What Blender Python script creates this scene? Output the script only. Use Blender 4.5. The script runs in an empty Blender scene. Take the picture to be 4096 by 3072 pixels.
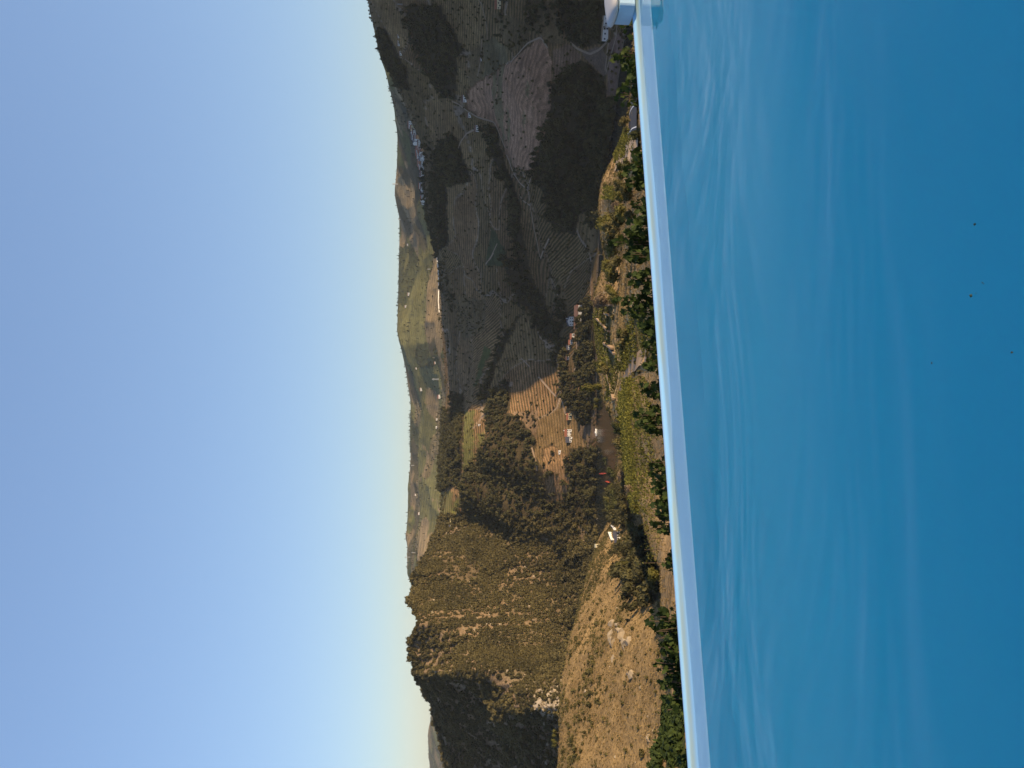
import bpy, math, random
import numpy as np
from mathutils import Vector, Matrix

random.seed(7)
RNG = np.random.default_rng(11)
scene = bpy.context.scene
col = scene.collection

# ------------------------------------------------------------------ camera
# The photograph is a portrait frame lying on its side: world up points to
# the left of the picture, world right to its top.
F = 769.0
HOR = 430.0
CAMZ = 1.55
PITCH = math.atan((512.0 - HOR) / F)
cp, sp = math.cos(PITCH), math.sin(PITCH)
FWD = Vector((0, cp, -sp)); UP = Vector((0, sp, cp)); RIGHT = Vector((1, 0, 0))
cam_d = bpy.data.cameras.new("camera")
cam = bpy.data.objects.new("camera", cam_d)
col.objects.link(cam)
cam.matrix_world = Matrix(((-UP.x, RIGHT.x, -FWD.x, 0),
                           (-UP.y, RIGHT.y, -FWD.y, 0),
                           (-UP.z, RIGHT.z, -FWD.z, CAMZ),
                           (0, 0, 0, 1)))
cam_d.sensor_width = 36.0
cam_d.lens = F / 1024.0 * 36.0
cam_d.clip_start = 0.05
cam_d.clip_end = 60000
scene.camera = cam

# ------------------------------------------------------------------ light
SUN_AZ = math.radians(112)     # clockwise from the viewing direction (+Y)
SUN_EL = math.radians(15)
world = bpy.data.worlds.new("World"); scene.world = world
world.use_nodes = True
wn = world.node_tree.nodes; wl = world.node_tree.links
wn.clear()
wo = wn.new("ShaderNodeOutputWorld"); bg = wn.new("ShaderNodeBackground")
sky = wn.new("ShaderNodeTexSky"); sky.sky_type = 'NISHITA'
sky.sun_disc = False
sky.sun_elevation = SUN_EL
sky.sun_rotation = SUN_AZ
sky.altitude = 880
sky.air_density = 0.71
sky.dust_density = 0.72
sky.ozone_density = 0.80
bg.inputs[1].default_value = 0.15
# even tone response over the whole sky, hue kept
bw = wn.new("ShaderNodeRGBToBW"); pw = wn.new("ShaderNodeMath"); pw.operation = 'POWER'; pw.inputs[1].default_value = -0.54
sc_ = wn.new("ShaderNodeMath"); sc_.operation = 'MULTIPLY'; sc_.inputs[1].default_value = 1.31
vm = wn.new("ShaderNodeVectorMath"); vm.operation = 'SCALE'
wl.new(sky.outputs[0], bw.inputs[0]); wl.new(bw.outputs[0], pw.inputs[0]); wl.new(pw.outputs[0], sc_.inputs[0])
wl.new(sky.outputs[0], vm.inputs[0]); wl.new(sc_.outputs[0], vm.inputs['Scale'])
wl.new(vm.outputs[0], bg.inputs[0]); wl.new(bg.outputs[0], wo.inputs[0])
sun_d = bpy.data.lights.new("sun", 'SUN')
sun_d.energy = 5.0
sun_d.angle = math.radians(0.55)
sun_d.color = (1.0, 0.76, 0.48)
sun = bpy.data.objects.new("sun", sun_d); col.objects.link(sun)
SUN_DIR = Vector((math.sin(SUN_AZ) * math.cos(SUN_EL), math.cos(SUN_AZ) * math.cos(SUN_EL), math.sin(SUN_EL)))
sun.rotation_euler = SUN_DIR.to_track_quat('Z', 'Y').to_euler()
scene.view_settings.view_transform = 'Standard'
scene.view_settings.look = 'None'
scene.view_settings.exposure = 0.75
scene.view_settings.gamma = 1.0
scene.view_settings.use_curve_mapping = False
scene.render.engine = 'CYCLES'
scene.cycles.use_denoising = True
scene.cycles.max_bounces = 6
scene.cycles.transparent_max_bounces = 4

# ------------------------------------------------------------------ helpers
def ray(X, Y):
    """(x/y, dz/dy) of the sight line through upright picture point X, Y (768 x 1024)."""
    r = (X - 384.0) / F; u = (512.0 - Y) / F
    wy = cp + u * sp; wz = -sp + u * cp
    return r / wy, wz / wy

def at(X, Y, d):
    ta, s = ray(X, Y)
    return Vector((ta * d, d, CAMZ + s * d))

def project(x, y, z):
    zz = z - CAMZ
    f = y * cp - zz * sp; u = y * sp + zz * cp
    return 384.0 + x / f * F, 512.0 - u / f * F

ZOOM = {'A': (1400, 0), 'B': (2000, 0), 'C': (1400, 500), 'D': (2000, 500), 'E': (1400, 1000), 'F': (2000, 1000),
        'G': (1500, 1500), 'H': (2100, 1500), 'I': (1500, 2000), 'J': (2100, 2000), 'K': (1600, 2472), 'L': (2100, 2472)}
def zp(r, zx, zy):
    x0, y0 = ZOOM[r]
    return (3072 - (y0 + zy / 2.765)) / 4.0, (x0 + zx / 2.765) / 4.0
def zpts(s):
    out = []; r = None; buf = []
    for t in s.split():
        if t in ZOOM:
            r = t
        else:
            buf.append(float(t))
            if len(buf) == 2:
                out.append(zp(r, *buf)); buf = []
    return out

def _hash(ix, iy, seed):
    n = (ix.astype(np.int64) * 374761393 + iy.astype(np.int64) * 668265263 + seed * 974634777) & 0x7fffffff
    n = ((n ^ (n >> 13)) * 1274126177) & 0x7fffffff
    n = n ^ (n >> 16)
    return (n & 0xffff) / 65535.0
def vnoise(x, y, seed=0):
    ix = np.floor(x); iy = np.floor(y); fx = x - ix; fy = y - iy
    fx = fx * fx * fx * (fx * (fx * 6 - 15) + 10); fy = fy * fy * fy * (fy * (fy * 6 - 15) + 10)
    a = _hash(ix, iy, seed); b = _hash(ix + 1, iy, seed); c = _hash(ix, iy + 1, seed); d = _hash(ix + 1, iy + 1, seed)
    return (a + (b - a) * fx + (c - a) * fy + (a - b - c + d) * fx * fy) * 2 - 1
def fbm(x, y, seed=0, octs=4, gain=0.5, ridged=False):
    s = np.zeros_like(x, dtype=float); amp = 1.0; tot = 0
    for o in range(octs):
        v = vnoise(x * 2 ** o + 17.3 * o, y * 2 ** o - 9.1 * o, seed + o)
        if ridged: v = 1 - 2 * np.abs(v)
        s += v * amp; tot += amp; amp *= gain
    return s / tot

def pchip_cols(D, Z, rows):
    """D, Z: (k, ncol) control distance and height; rows: segments' row counts. Returns dd, zz (nrow, ncol)."""
    h = np.diff(D, axis=0); delta = np.diff(Z, axis=0) / h
    k = D.shape[0]
    m = np.zeros_like(D)
    for i in range(1, k - 1):
        a, b = delta[i - 1], delta[i]
        w1 = 2 * h[i] + h[i - 1]; w2 = h[i] + 2 * h[i - 1]
        with np.errstate(divide='ignore', invalid='ignore'):
            v = (w1 + w2) / (w1 / a + w2 / b)
        m[i] = np.where(a * b > 0, v, 0.0)
    m[0] = delta[0]; m[-1] = delta[-1]
    dd = []; zz = []; seg = []
    for i, n in enumerate(rows):
        ts = np.arange(n) / n if i < len(rows) - 1 else np.arange(n + 1) / n
        for t in ts:
            d = D[i] + h[i] * t
            h00 = 2 * t**3 - 3 * t**2 + 1; h10 = t**3 - 2 * t**2 + t; h01 = -2 * t**3 + 3 * t**2; h11 = t**3 - t**2
            dd.append(d); zz.append(h00 * Z[i] + h10 * h[i] * m[i] + h01 * Z[i + 1] + h11 * h[i] * m[i + 1]); seg.append(i + t)
    return np.array(dd), np.array(zz), np.array(seg)

# ------------------------------------------------------------------ materials
def new_mat(name):
    m = bpy.data.materials.new(name); m.use_nodes = True
    nt = m.node_tree; nt.nodes.clear()
    out = nt.nodes.new("ShaderNodeOutputMaterial"); p = nt.nodes.new("ShaderNodeBsdfPrincipled")
    nt.links.new(p.outputs[0], out.inputs[0])
    p.inputs['Roughness'].default_value = 0.8
    p.inputs['Specular IOR Level'].default_value = 0.2
    return m, nt, p
def nd(nt, typ, **kw):
    n = nt.nodes.new(typ)
    for k, v in kw.items():
        if k.startswith('i_'):
            n.inputs[int(k[2:])].default_value = v
        else:
            setattr(n, k, v)
    return n
def mix_rgb(nt, fac, a, b, blend='MIX'):
    n = nt.nodes.new("ShaderNodeMix"); n.data_type = 'RGBA'; n.blend_type = blend
    for sock, v in ((n.inputs[0], fac), (n.inputs[6], a), (n.inputs[7], b)):
        if hasattr(v, 'is_linked') or hasattr(v, 'links'): nt.links.new(v, sock)
        elif isinstance(v, (int, float)): sock.default_value = v
        else: sock.default_value = (*v, 1.0)
    return n.outputs[2]
def math_n(nt, op, a, b=0.0, c=0.0):
    n = nt.nodes.new("ShaderNodeMath"); n.operation = op
    for i, v in enumerate((a, b, c)):
        if hasattr(v, 'links'): nt.links.new(v, n.inputs[i])
        else: n.inputs[i].default_value = v
    return n.outputs[0]
def map_range(nt, v, a, b, c=0.0, d=1.0):
    n = nt.nodes.new("ShaderNodeMapRange"); n.interpolation_type = 'SMOOTHSTEP'
    nt.links.new(v, n.inputs[0])
    for i, x in enumerate((a, b, c, d)): n.inputs[i + 1].default_value = x
    return n.outputs[0]

def plain_mat(name, rgb, rough=0.8, var=0.15, scale=4.0, spec=0.2, bump=0.0):
    m, nt, p = new_mat(name)
    tc = nd(nt, "ShaderNodeTexCoord")
    no = nd(nt, "ShaderNodeTexNoise"); no.inputs['Scale'].default_value = scale; no.inputs['Detail'].default_value = 5
    nt.links.new(tc.outputs['Object'], no.inputs['Vector'])
    lo = tuple(c * (1 - var) for c in rgb); hi = tuple(min(1, c * (1 + var)) for c in rgb)
    nt.links.new(mix_rgb(nt, no.outputs[0], lo, hi), p.inputs['Base Color'])
    p.inputs['Roughness'].default_value = rough
    p.inputs['Specular IOR Level'].default_value = spec
    if bump:
        b = nd(nt, "ShaderNodeBump"); b.inputs['Strength'].default_value = bump
        nt.links.new(no.outputs[0], b.inputs['Height']); nt.links.new(b.outputs[0], p.inputs['Normal'])
    return m

def leaf_mat(name, dark, light, rand=0.6, trans=0.25):
    """Foliage: colour varies from plant to plant and from leaf clump to leaf clump."""
    m, nt, p = new_mat(name)
    oi = nd(nt, "ShaderNodeObjectInfo"); geo = nd(nt, "ShaderNodeNewGeometry")
    no = nd(nt, "ShaderNodeTexNoise"); no.inputs['Scale'].default_value = 0.02; no.inputs['Detail'].default_value = 3
    nt.links.new(geo.outputs['Position'], no.inputs['Vector'])
    f1 = math_n(nt, 'MULTIPLY', oi.outputs['Random'], rand)
    f2 = math_n(nt, 'MULTIPLY', geo.outputs['Random Per Island'], 1 - rand)
    f = math_n(nt, 'ADD', f1, f2)
    f = math_n(nt, 'MULTIPLY_ADD', map_range(nt, no.outputs[0], 0.35, 0.65), 0.35, math_n(nt, 'MULTIPLY', f, 0.75))
    c = mix_rgb(nt, f, dark, light)
    nt.links.new(c, p.inputs['Base Color'])
    p.inputs['Roughness'].default_value = 0.7
    p.inputs['Specular IOR Level'].default_value = 0.15
    if trans:
        out = [n for n in nt.nodes if n.type == 'OUTPUT_MATERIAL'][0]
        tr = nd(nt, "ShaderNodeBsdfTranslucent"); mx = nd(nt, "ShaderNodeMixShader"); mx.inputs[0].default_value = trans
        nt.links.new(c, tr.inputs[0]); nt.links.new(p.outputs[0], mx.inputs[1]); nt.links.new(tr.outputs[0], mx.inputs[2])
        nt.links.new(mx.outputs[0], out.inputs[0])
    return m

# ground material: colours and row spacing come from the land-use map stored on the sheet
def ground_mat():
    m, nt, p = new_mat("ground")
    soil = nd(nt, "ShaderNodeAttribute", attribute_name="soil"); row = nd(nt, "ShaderNodeAttribute", attribute_name="row")
    ph = nd(nt, "ShaderNodeAttribute", attribute_name="phase"); am = nd(nt, "ShaderNodeAttribute", attribute_name="amount")
    rk = nd(nt, "ShaderNodeAttribute", attribute_name="rock"); gr = nd(nt, "ShaderNodeAttribute", attribute_name="grain")
    geo = nd(nt, "ShaderNodeNewGeometry")
    def noise(sc, det=4, rough=0.6):
        n = nd(nt, "ShaderNodeTexNoise"); n.inputs['Scale'].default_value = sc; n.inputs['Detail'].default_value = det
        n.inputs['Roughness'].default_value = rough
        nt.links.new(geo.outputs['Position'], n.inputs['Vector']); return n.outputs[0]
    big = noise(0.012, 4); mid = noise(0.09, 4, 0.7); fine = noise(0.7, 3, 0.7)
    wob = math_n(nt, 'MULTIPLY_ADD', mid, 0.7, ph.outputs['Fac'])
    s = math_n(nt, 'SINE', math_n(nt, 'MULTIPLY', wob, 2 * math.pi))
    stripe = map_range(nt, s, -0.35, 0.55)
    stripe = math_n(nt, 'MULTIPLY', stripe, math_n(nt, 'MULTIPLY', am.outputs['Fac'], map_range(nt, fine, 0.3, 0.55, 0.55, 1.0)))
    c = mix_rgb(nt, stripe, soil.outputs['Color'], row.outputs['Color'])
    g1 = math_n(nt, 'MULTIPLY_ADD', map_range(nt, big, 0.3, 0.7), 0.45, 0.78)
    g2 = math_n(nt, 'MULTIPLY_ADD', map_range(nt, mid, 0.3, 0.7), 0.5, 0.75)
    g3 = math_n(nt, 'MULTIPLY_ADD', map_range(nt, fine, 0.3, 0.7), 0.6, 0.7)
    g = math_n(nt, 'MULTIPLY', math_n(nt, 'MULTIPLY', g1, g2), g3)
    comb = nd(nt, "ShaderNodeCombineColor")
    for i in range(3): nt.links.new(g, comb.inputs[i])
    c = mix_rgb(nt, 1.0, c, comb.outputs[0], 'MULTIPLY')
    # bare rock shows where the map says so
    vo = nd(nt, "ShaderNodeTexVoronoi"); vo.inputs['Scale'].default_value = 0.16
    nt.links.new(geo.outputs['Position'], vo.inputs['Vector'])
    rmask = map_range(nt, math_n(nt, 'ADD', math_n(nt, 'MULTIPLY', rk.outputs['Fac'], 1.2), math_n(nt, 'SUBTRACT', mid, 0.5)), 0.55, 0.75)
    rc = mix_rgb(nt, fine, (0.16, 0.13, 0.10), (0.42, 0.36, 0.28))
    c = mix_rgb(nt, rmask, c, rc)
    nt.links.new(c, p.inputs['Base Color'])
    p.inputs['Roughness'].default_value = 0.95; p.inputs['Specular IOR Level'].default_value = 0.05
    hgt = math_n(nt, 'ADD', math_n(nt, 'MULTIPLY', stripe, 1.0), math_n(nt, 'ADD', math_n(nt, 'MULTIPLY', fine, 0.8), math_n(nt, 'MULTIPLY', math_n(nt, 'MULTIPLY', vo.outputs[0], rmask), 1.2)))
    b = nd(nt, "ShaderNodeBump"); b.inputs['Strength'].default_value = 1.0; b.inputs['Distance'].default_value = 0.8
    nt.links.new(hgt, b.inputs['Height']); nt.links.new(b.outputs[0], p.inputs['Normal'])
    return m
M_GROUND = ground_mat()

# ------------------------------------------------------------------ terrain
TA = np.unique(np.concatenate([np.linspace(-1.8, -0.58, 22), np.linspace(-0.58, 0.58, 740), np.linspace(0.58, 2.3, 36)]))
NC = len(TA)
def curve(pts):
    """picture points with a distance -> (d, z) per column"""
    t = []; d = []; z = []
    for X, Y, dist in pts:
        p = at(X, Y, dist); t.append(p.x / p.y); d.append(dist); z.append(p.z)
    o = np.argsort(t); t = np.array(t)[o]; d = np.array(d)[o]; z = np.array(z)[o]
    dd = np.interp(TA, t, d); zz = np.interp(TA, t, z)
    k = np.ones(9) / 9
    pad = lambda a: np.convolve(np.pad(a, 4, 'edge'), k, 'valid')
    return pad(dd), pad(zz)
def flat(pts, z):
    t = []; d = []; zs = []
    for i, (X, dist) in enumerate(pts):
        t.append(ray(X, 600)[0]); d.append(dist); zs.append(z[i] if isinstance(z, (list, tuple)) else z)
    return np.interp(TA, t, d), np.interp(TA, t, zs)
def lface(X, Y, th=math.radians(43)):
    """left flank of the mountain: a steep face behind the nose that runs down towards the viewer"""
    ta, sl = ray(X, Y); a, b, c = 0.71 * math.sin(th), 0.70 * math.sin(th), math.cos(th)
    return (X, Y, 292.0 / max(a * ta + b - c * sl, 0.17))
N0 = flat([(-400, 9), (1168, 9)], -4.0)
N0b = flat([(-400, 12), (100, 12), (200, 18), (250, 19), (1168, 19)], [-4.2, -4.2, -5.2, -5.3, -5.3])
N0c = flat([(-400, 13.6), (100, 14), (200, 26), (250, 30), (1168, 30)], [-4.1, -4.2, -8.4, -9.4, -9.4])
N1 = curve([(-400, 692, 15), (0, 690, 15.5), (100, 690, 22), (200, 685, 40), (250, 672, 70), (300, 665, 105), (400, 652, 130),
            (500, 648, 130), (600, 645, 130), (700, 645, 130), (768, 652, 120), (1168, 690, 100)])
Nc = curve([(-400, 676, 24), (0, 672, 26), (60, 671, 30), (100, 671, 40), (130, 668, 55), (200, 661, 90), (250, 644, 150),
            (300, 630, 230), (340, 617, 330), (370, 604, 460), (400, 602, 540), (453, 600, 600), (472, 602, 620), (509, 611, 600),
            (536, 608, 600), (560, 606, 580), (587, 607, 520), (620, 619, 430), (652, 633, 330), (682, 642, 280), (768, 655, 200), (1168, 690, 150)])
Rf = flat([(-400, 640), (0, 640), (60, 600), (120, 700), (180, 840), (231, 900), (259, 917), (330, 906), (490, 895), (560, 880),
           (629, 830), (652, 811), (689, 795), (720, 775), (768, 750), (1168, 560)], -200)
Rn = flat([(-400, 560), (0, 560), (60, 520), (120, 620), (180, 750), (231, 825), (259, 838), (330, 815), (490, 800), (560, 785),
           (629, 735), (652, 716), (689, 700), (720, 680), (768, 655), (1168, 470)], -200)
G_ = flat([(-400, 90), (0, 110), (100, 130), (200, 220), (250, 300), (300, 400)], [-45, -50, -55, -85, -98, -120])
Sl = curve([(-400, 668, 200), (0, 668, 215), (60, 668, 225), (100, 668, 235), (140, 665, 255), (200, 648, 350), (222, 636, 470), (250, 632, 540), (300, 628, 600)])
Sc = curve([(-400, 556, 300), (0, 559, 330), (46, 561, 370), (83, 563, 405), (120, 568, 450), (166, 580, 540), (199, 589, 620), (231, 600, 720),
            (250, 610, 790), (300, 614, 800)])
V_ = curve([(-400, 590, 1000), lface(0, 585), lface(30, 585), (58, 580, 690), (120, 582, 780), (180, 588, 880), (231, 590, 940), (300, 590, 950), (340, 590, 960),
            (400, 583, 980), (453, 577, 990), (520, 585, 960), (580, 590, 930), (640, 598, 890), (700, 606, 850), (768, 612, 810), (900, 610, 730), (1168, 600, 580)])
H1 = curve([(-400, 540, 1250), lface(0, 543), lface(20, 544), lface(40, 545), (60, 545, 745), (120, 540, 870), (180, 535, 960), (231, 532, 1000), (300, 530, 1010), (340, 535, 1050),
            (400, 535, 1120), (450, 545, 1080), (500, 540, 1090), (580, 545, 1010), (640, 548, 960), (700, 550, 930), (768, 550, 900), (900, 545, 800), (1168, 500, 640)])
H2 = curve([(-400, 500, 1400), lface(0, 498), lface(30, 498), lface(60, 497), lface(85, 494), (105, 492, 822), (150, 485, 930), (200, 478, 1030), (260, 480, 1070), (320, 480, 1120),
            (360, 490, 1200), (420, 478, 1330), (500, 475, 1350), (580, 480, 1260), (640, 480, 1180), (700, 478, 1120), (768, 470, 1080), (900, 390, 880), (1168, 330, 780)])
Mc = curve([(-400, 470, 1600), lface(0, 453), lface(27, 446), lface(50, 437), lface(74, 430), lface(97, 423), lface(120, 417), lface(131, 416),
            lface(143, 421), (153, 421, 955), (168, 413, 985), (180, 416, 1050), (200, 423, 1120), (217, 431, 1200), (245, 442, 1300), (260, 441, 1380),
            (300, 441, 1480), (340, 444, 1550), (374, 446, 1600), (430, 442, 1620), (490, 439, 1620), (527, 435, 1600), (550, 427, 1600), (620, 419, 1580),
            (640, 413, 1570), (660, 407, 1550), (685, 396, 1500), (705, 389, 1480), (722, 383, 1470), (745, 373, 1450), (768, 369, 1440), (900, 285, 1090),
            (1168, 222, 980)])
Fc = curve([(-400, 440, 8000), (0, 431, 8000), (23, 429, 8000), (37, 429, 7800), (57, 434, 7600), (100, 440, 6500), (150, 430, 5000), (187, 414, 4300),
            (194, 411, 4200), (222, 410, 4200), (259, 410, 4200), (282, 410, 4200), (310, 413, 4200), (342, 411, 4000), (365, 411, 3900), (398, 406, 3800),
            (425, 400, 3700), (472, 398, 3700), (509, 399, 3800), (536, 400, 3800), (583, 399, 3600), (629, 398, 3300), (661, 394, 3000), (689, 387, 2800),
            (722, 384, 2700), (768, 380, 2600), (1168, 370, 2600)])
# right of the gully the spur's lines turn into the slope between the near crest and the river
w = np.clip((TA - ray(262, 620)[0]) / (ray(325, 620)[0] - ray(262, 620)[0]), 0, 1); w = w * w * (3 - 2 * w)
def blend(a, t):
    d = Nc[0] + (Rn[0] - Nc[0]) * t; z = Nc[1] + (Rn[1] - Nc[1]) * (1 - (1 - t) ** 1.15)
    return a[0] * (1 - w) + d * w, a[1] * (1 - w) + z * w
G_ = blend(G_, 0.25); Sl = blend(Sl, 0.5); Sc = blend(Sc, 0.75)
Bk = (Mc[0] + 450, Mc[1] - 75)
F1 = (Mc[0] * 0.55 + Fc[0] * 0.45, None)
f1z = CAMZ + (Mc[1] - CAMZ) / Mc[0] * F1[0] - 40
F1 = (F1[0], f1z)
F2 = (Mc[0] * 0.25 + Fc[0] * 0.75, f1z * 0.45 + Fc[1] * 0.55)
En = (Fc[0] + 2500, Fc[1] * 0 - 250)
En2 = (Fc[0] * 0 + 14000, Fc[1] * 0 - 500)
CV = [N0, N0b, N0c, N1, Nc, G_, Sl, Sc, Rn, (0.5 * (Rn[0] + Rf[0]), Rn[1] - 6), Rf, V_, H1, H2, Mc, Bk, F1, F2, Fc, En, En2]
NAMES = "N0 N0b N0c N1 Nc G Sl Sc Rn Rm Rf V H1 H2 M B F1 F2 F E E2".split()
ROWS = [4, 8, 8, 190, 26, 24, 60, 22, 3, 3, 26, 62, 72, 60, 14, 22, 40, 40, 5, 2]
CD = np.array([c[0] for c in CV]); CZ = np.array([c[1] for c in CV])
for i in range(1, len(CV)):
    CD[i] = np.maximum(CD[i], CD[i - 1] + 1.0)
TD, TZ, SEG = pchip_cols(CD, CZ, ROWS)
NR = TD.shape[0]
TX = TA[None, :] * TD; TY = TD
S_IDX = {n: i for i, n in enumerate(NAMES)}
segc = SEG[:, None] * np.ones((1, NC))
tac = np.ones((NR, 1)) * TA[None, :]
def bump01(v, a, b, c, d):
    return np.clip((v - a) / (b - a), 0, 1) * np.clip((d - v) / (d - c), 0, 1)
# relief: gullies and ribs
s = S_IDX
mL = np.clip((ray(245, 500)[0] - tac) / 0.06, 0, 1) * bump01(segc, s['Rf'] + .3, s['V'] + .5, s['M'] - .55, s['M'] + .12)
mH = np.clip((tac - ray(200, 500)[0]) / 0.08, 0, 1) * bump01(segc, s['Rf'] + .3, s['V'] + .8, s['M'] - .3, s['M'] + .05)
mF = bump01(segc, s['B'], s['F1'], s['F'] - .5, s['F'] + .02)
mN = bump01(segc, s['N1'] - .5, s['N1'] + .3, s['Nc'] - .4, s['Nc'] + .2) * np.clip(TD / 150, 0, 1)
mS = bump01(segc, s['G'], s['Sl'], s['Sc'] - .2, s['Sc'] + .8)
TZ = TZ + mL * (fbm((TX + TY * 0.5) / 105, (TY - TX * 0.5) / 150, 3, 5, 0.55, True) * 36 + fbm(TX / 18, TY / 18, 8, 3) * 3.0)
TZ = TZ + mH * (fbm(TX / 210, TY / 240, 5, 4, 0.55) * 24 + fbm(TX / 50, TY / 50, 15, 3) * 3.5)
TZ = TZ + mF * (fbm(TX / 520, TY / 520, 9, 4, 0.45, True) * 46)
TZ = TZ + mN * (fbm(TX / 75, TY / 95, 21, 4) * 5.5)
TZ = TZ + mS * (fbm(TX / 40, TY / 40, 25, 5, 0.55) * 2.2)
PX, PY = project(TX, TY, TZ)
def carve(pts, width, depth, win):
    """gully (depth > 0) along a line given by picture points, laid on the slope"""
    global TZ
    W = [hit(X, Y) for X, Y in pts]
    W = [p for p in W if p is not None]
    best = np.full(TX.shape, 1e9)
    for a, b in zip(W[:-1], W[1:]):
        vx, vy = b.x - a.x, b.y - a.y; L2 = vx * vx + vy * vy + 1e-6
        t = np.clip(((TX - a.x) * vx + (TY - a.y) * vy) / L2, 0, 1)
        best = np.minimum(best, np.hypot(TX - a.x - t * vx, TY - a.y - t * vy))
    TZ = TZ - depth * np.exp(-(best / width) ** 2) * win
def col_at(ta):
    i = int(np.clip(np.searchsorted(TA, ta) - 1, 0, NC - 2)); f = (ta - TA[i]) / (TA[i + 1] - TA[i])
    return i, f
def hit(X, Y, dmin=8.0, first=None):
    """first ground point met by the sight line through X, Y"""
    ta, sl = ray(X, Y)
    i, f = col_at(ta)
    d = TD[:, i] * (1 - f) + TD[:, i + 1] * f; z = TZ[:, i] * (1 - f) + TZ[:, i + 1] * f
    e = z - (CAMZ + sl * d)
    ok = np.where((e >= 0) & (d > dmin))[0]
    if len(ok) == 0: return None
    k = ok[0]
    if k == 0: return Vector((ta * d[0], d[0], z[0]))
    g = e[k - 1] / (e[k - 1] - e[k] + 1e-9); dd = d[k - 1] + (d[k] - d[k - 1]) * g
    return Vector((ta * dd, dd, z[k - 1] + (z[k] - z[k - 1]) * g))
def ground_z(x, y):
    i, f = col_at(x / max(y, 1e-3))
    d = TD[:, i] * (1 - f) + TD[:, i + 1] * f; z = TZ[:, i] * (1 - f) + TZ[:, i + 1] * f
    return float(np.interp(y, d, z))
winH = bump01(segc, s['V'], s['V'] + .4, s['M'] - .4, s['M'])
carve(zpts("C 1520 20 1600 250 1700 640 1850 900 1900 1180 E 1900 0 1990 300 2100 560 F 330 560 480 760"), 38, 16, winH)
carve(zpts("E 1440 1600 1560 1250 1720 950 1920 620 F 250 330"), 30, 12, winH)
carve(zpts("G 1250 330 1130 620 1060 760"), 24, 9, winH)
carve([(248, 452), (236, 470), (222, 495), (205, 527), (188, 556), (172, 582)], 30, 40, winH)
carve([(178, 466), (160, 494), (140, 524), (120, 556)], 24, 28, winH)
carve([(205, 440), (192, 470), (176, 500), (160, 540)], 18, -14, winH)
carve([(130, 470), (112, 500), (95, 535)], 16, -12, winH)
carve([(300, 470), (280, 505), (262, 545)], 26, 18, winH)
carve(zpts("I 1100 480 1300 620 1500 700"), 34, 18, winH)
carve(zpts("K 950 640 1300 760 1700 950"), 26, -8, winH)
PX, PY = project(TX, TY, TZ)
POLY2 = zpts("D 1300 40 1560 40 1560 240 1300 420 1270 330 1290 200 1290 120")
POLY3 = zpts("F 1440 690 1600 690 1700 860 1720 1180 1560 1180 1400 1340 1330 1340 1350 1150 1400 920")
POLY4 = zpts("F 1060 590 1250 590 1220 900 1330 1200 1330 1400 1260 1659 1160 1659 1180 1380 1100 1200 1060 900 1040 740")
def _inside0(poly):
    n = len(poly); r = np.zeros(PX.shape, bool); j = n - 1
    for i in range(n):
        xi, yi = poly[i]; xj, yj = poly[j]
        r ^= ((yi > PY) != (yj > PY)) & (PX < (xj - xi) * (PY - yi) / (yj - yi + 1e-12) + xi); j = i
    return r
TZS = TZ.copy(); TER = np.zeros(TZ.shape); STEPM = np.full(TZ.shape, 2.6)
for pl, st_ in ((POLY2, 2.8), (POLY3, 4.4), (POLY4, 3.2)):
    mk = (_inside0(pl) & (segc < s['Nc'] + .1)).astype(float)
    for ax_ in (0, 1):
        mk = sum(np.roll(mk, q, ax_) for q in range(-3, 4)) / 7.0
    STEPM[mk > TER] = st_; TER = np.maximum(TER, mk)
fr_ = TZS / STEPM - np.floor(TZS / STEPM); e_ = np.clip((fr_ - 0.50) / 0.48, 0, 1); e_ = e_ * e_ * (3 - 2 * e_)
RISER = TER * np.clip(1 - np.abs(fr_ - 0.74) / 0.30, 0, 1)
TZ = TZS + TER * ((np.floor(TZS / STEPM) + e_) * STEPM - TZS)
PX, PY = project(TX, TY, TZ)

# ------------------------------------------------------------------ land use
WPX = PX + fbm(TX / 16, TY / 16, 33, 4, 0.6) * 3.2; WPY = PY + fbm(TX / 16, TY / 16, 37, 4, 0.6) * 2.2
def inside(poly):
    PX = WPX; PY = WPY
    n = len(poly); r = np.zeros(PX.shape, bool); j = n - 1
    for i in range(n):
        xi, yi = poly[i]; xj, yj = poly[j]
        c = ((yi > PY) != (yj > PY)) & (PX < (xj - xi) * (PY - yi) / (yj - yi + 1e-12) + xi)
        r ^= c; j = i
    return r
wobx = fbm(TX / 14, TY / 14, 31, 3) * 1.6; 
soil = np.zeros((NR, NC, 3)); row = np.zeros((NR, NC, 3)); amount = np.zeros((NR, NC)); phase = np.zeros((NR, NC))
rock = np.zeros((NR, NC)); TREE = np.zeros((NR, NC)); BUSH = np.zeros((NR, NC)); TUFT = np.zeros((NR, NC)); KIND = np.zeros((NR, NC), int)
def put(mask, s_=None, r_=None, a=None, ph=None, rk=None, tree=None, bush=None, tuft=None, kind=None):
    if s_ is not None: soil[mask] = s_
    if r_ is not None: row[mask] = r_
    if a is not None: amount[mask] = a
    if ph is not None: phase[mask] = ph[mask]
    if rk is not None: rock[mask] = rk[mask] if isinstance(rk, np.ndarray) else rk
    if tree is not None: TREE[mask] = tree
    if bush is not None: BUSH[mask] = bush
    if tuft is not None: TUFT[mask] = tuft
    if kind is not None: KIND[mask] = kind
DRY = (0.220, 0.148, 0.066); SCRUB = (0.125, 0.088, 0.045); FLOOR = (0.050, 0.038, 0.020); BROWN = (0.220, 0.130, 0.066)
VINE = (0.044, 0.042, 0.016); RED = (0.285, 0.165, 0.100); GREEN = (0.066, 0.072, 0.028); ORANGE = (0.215, 0.130, 0.066)
zoneH = (segc >= s['Rf']) & (segc < s['M'] + .4)
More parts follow.
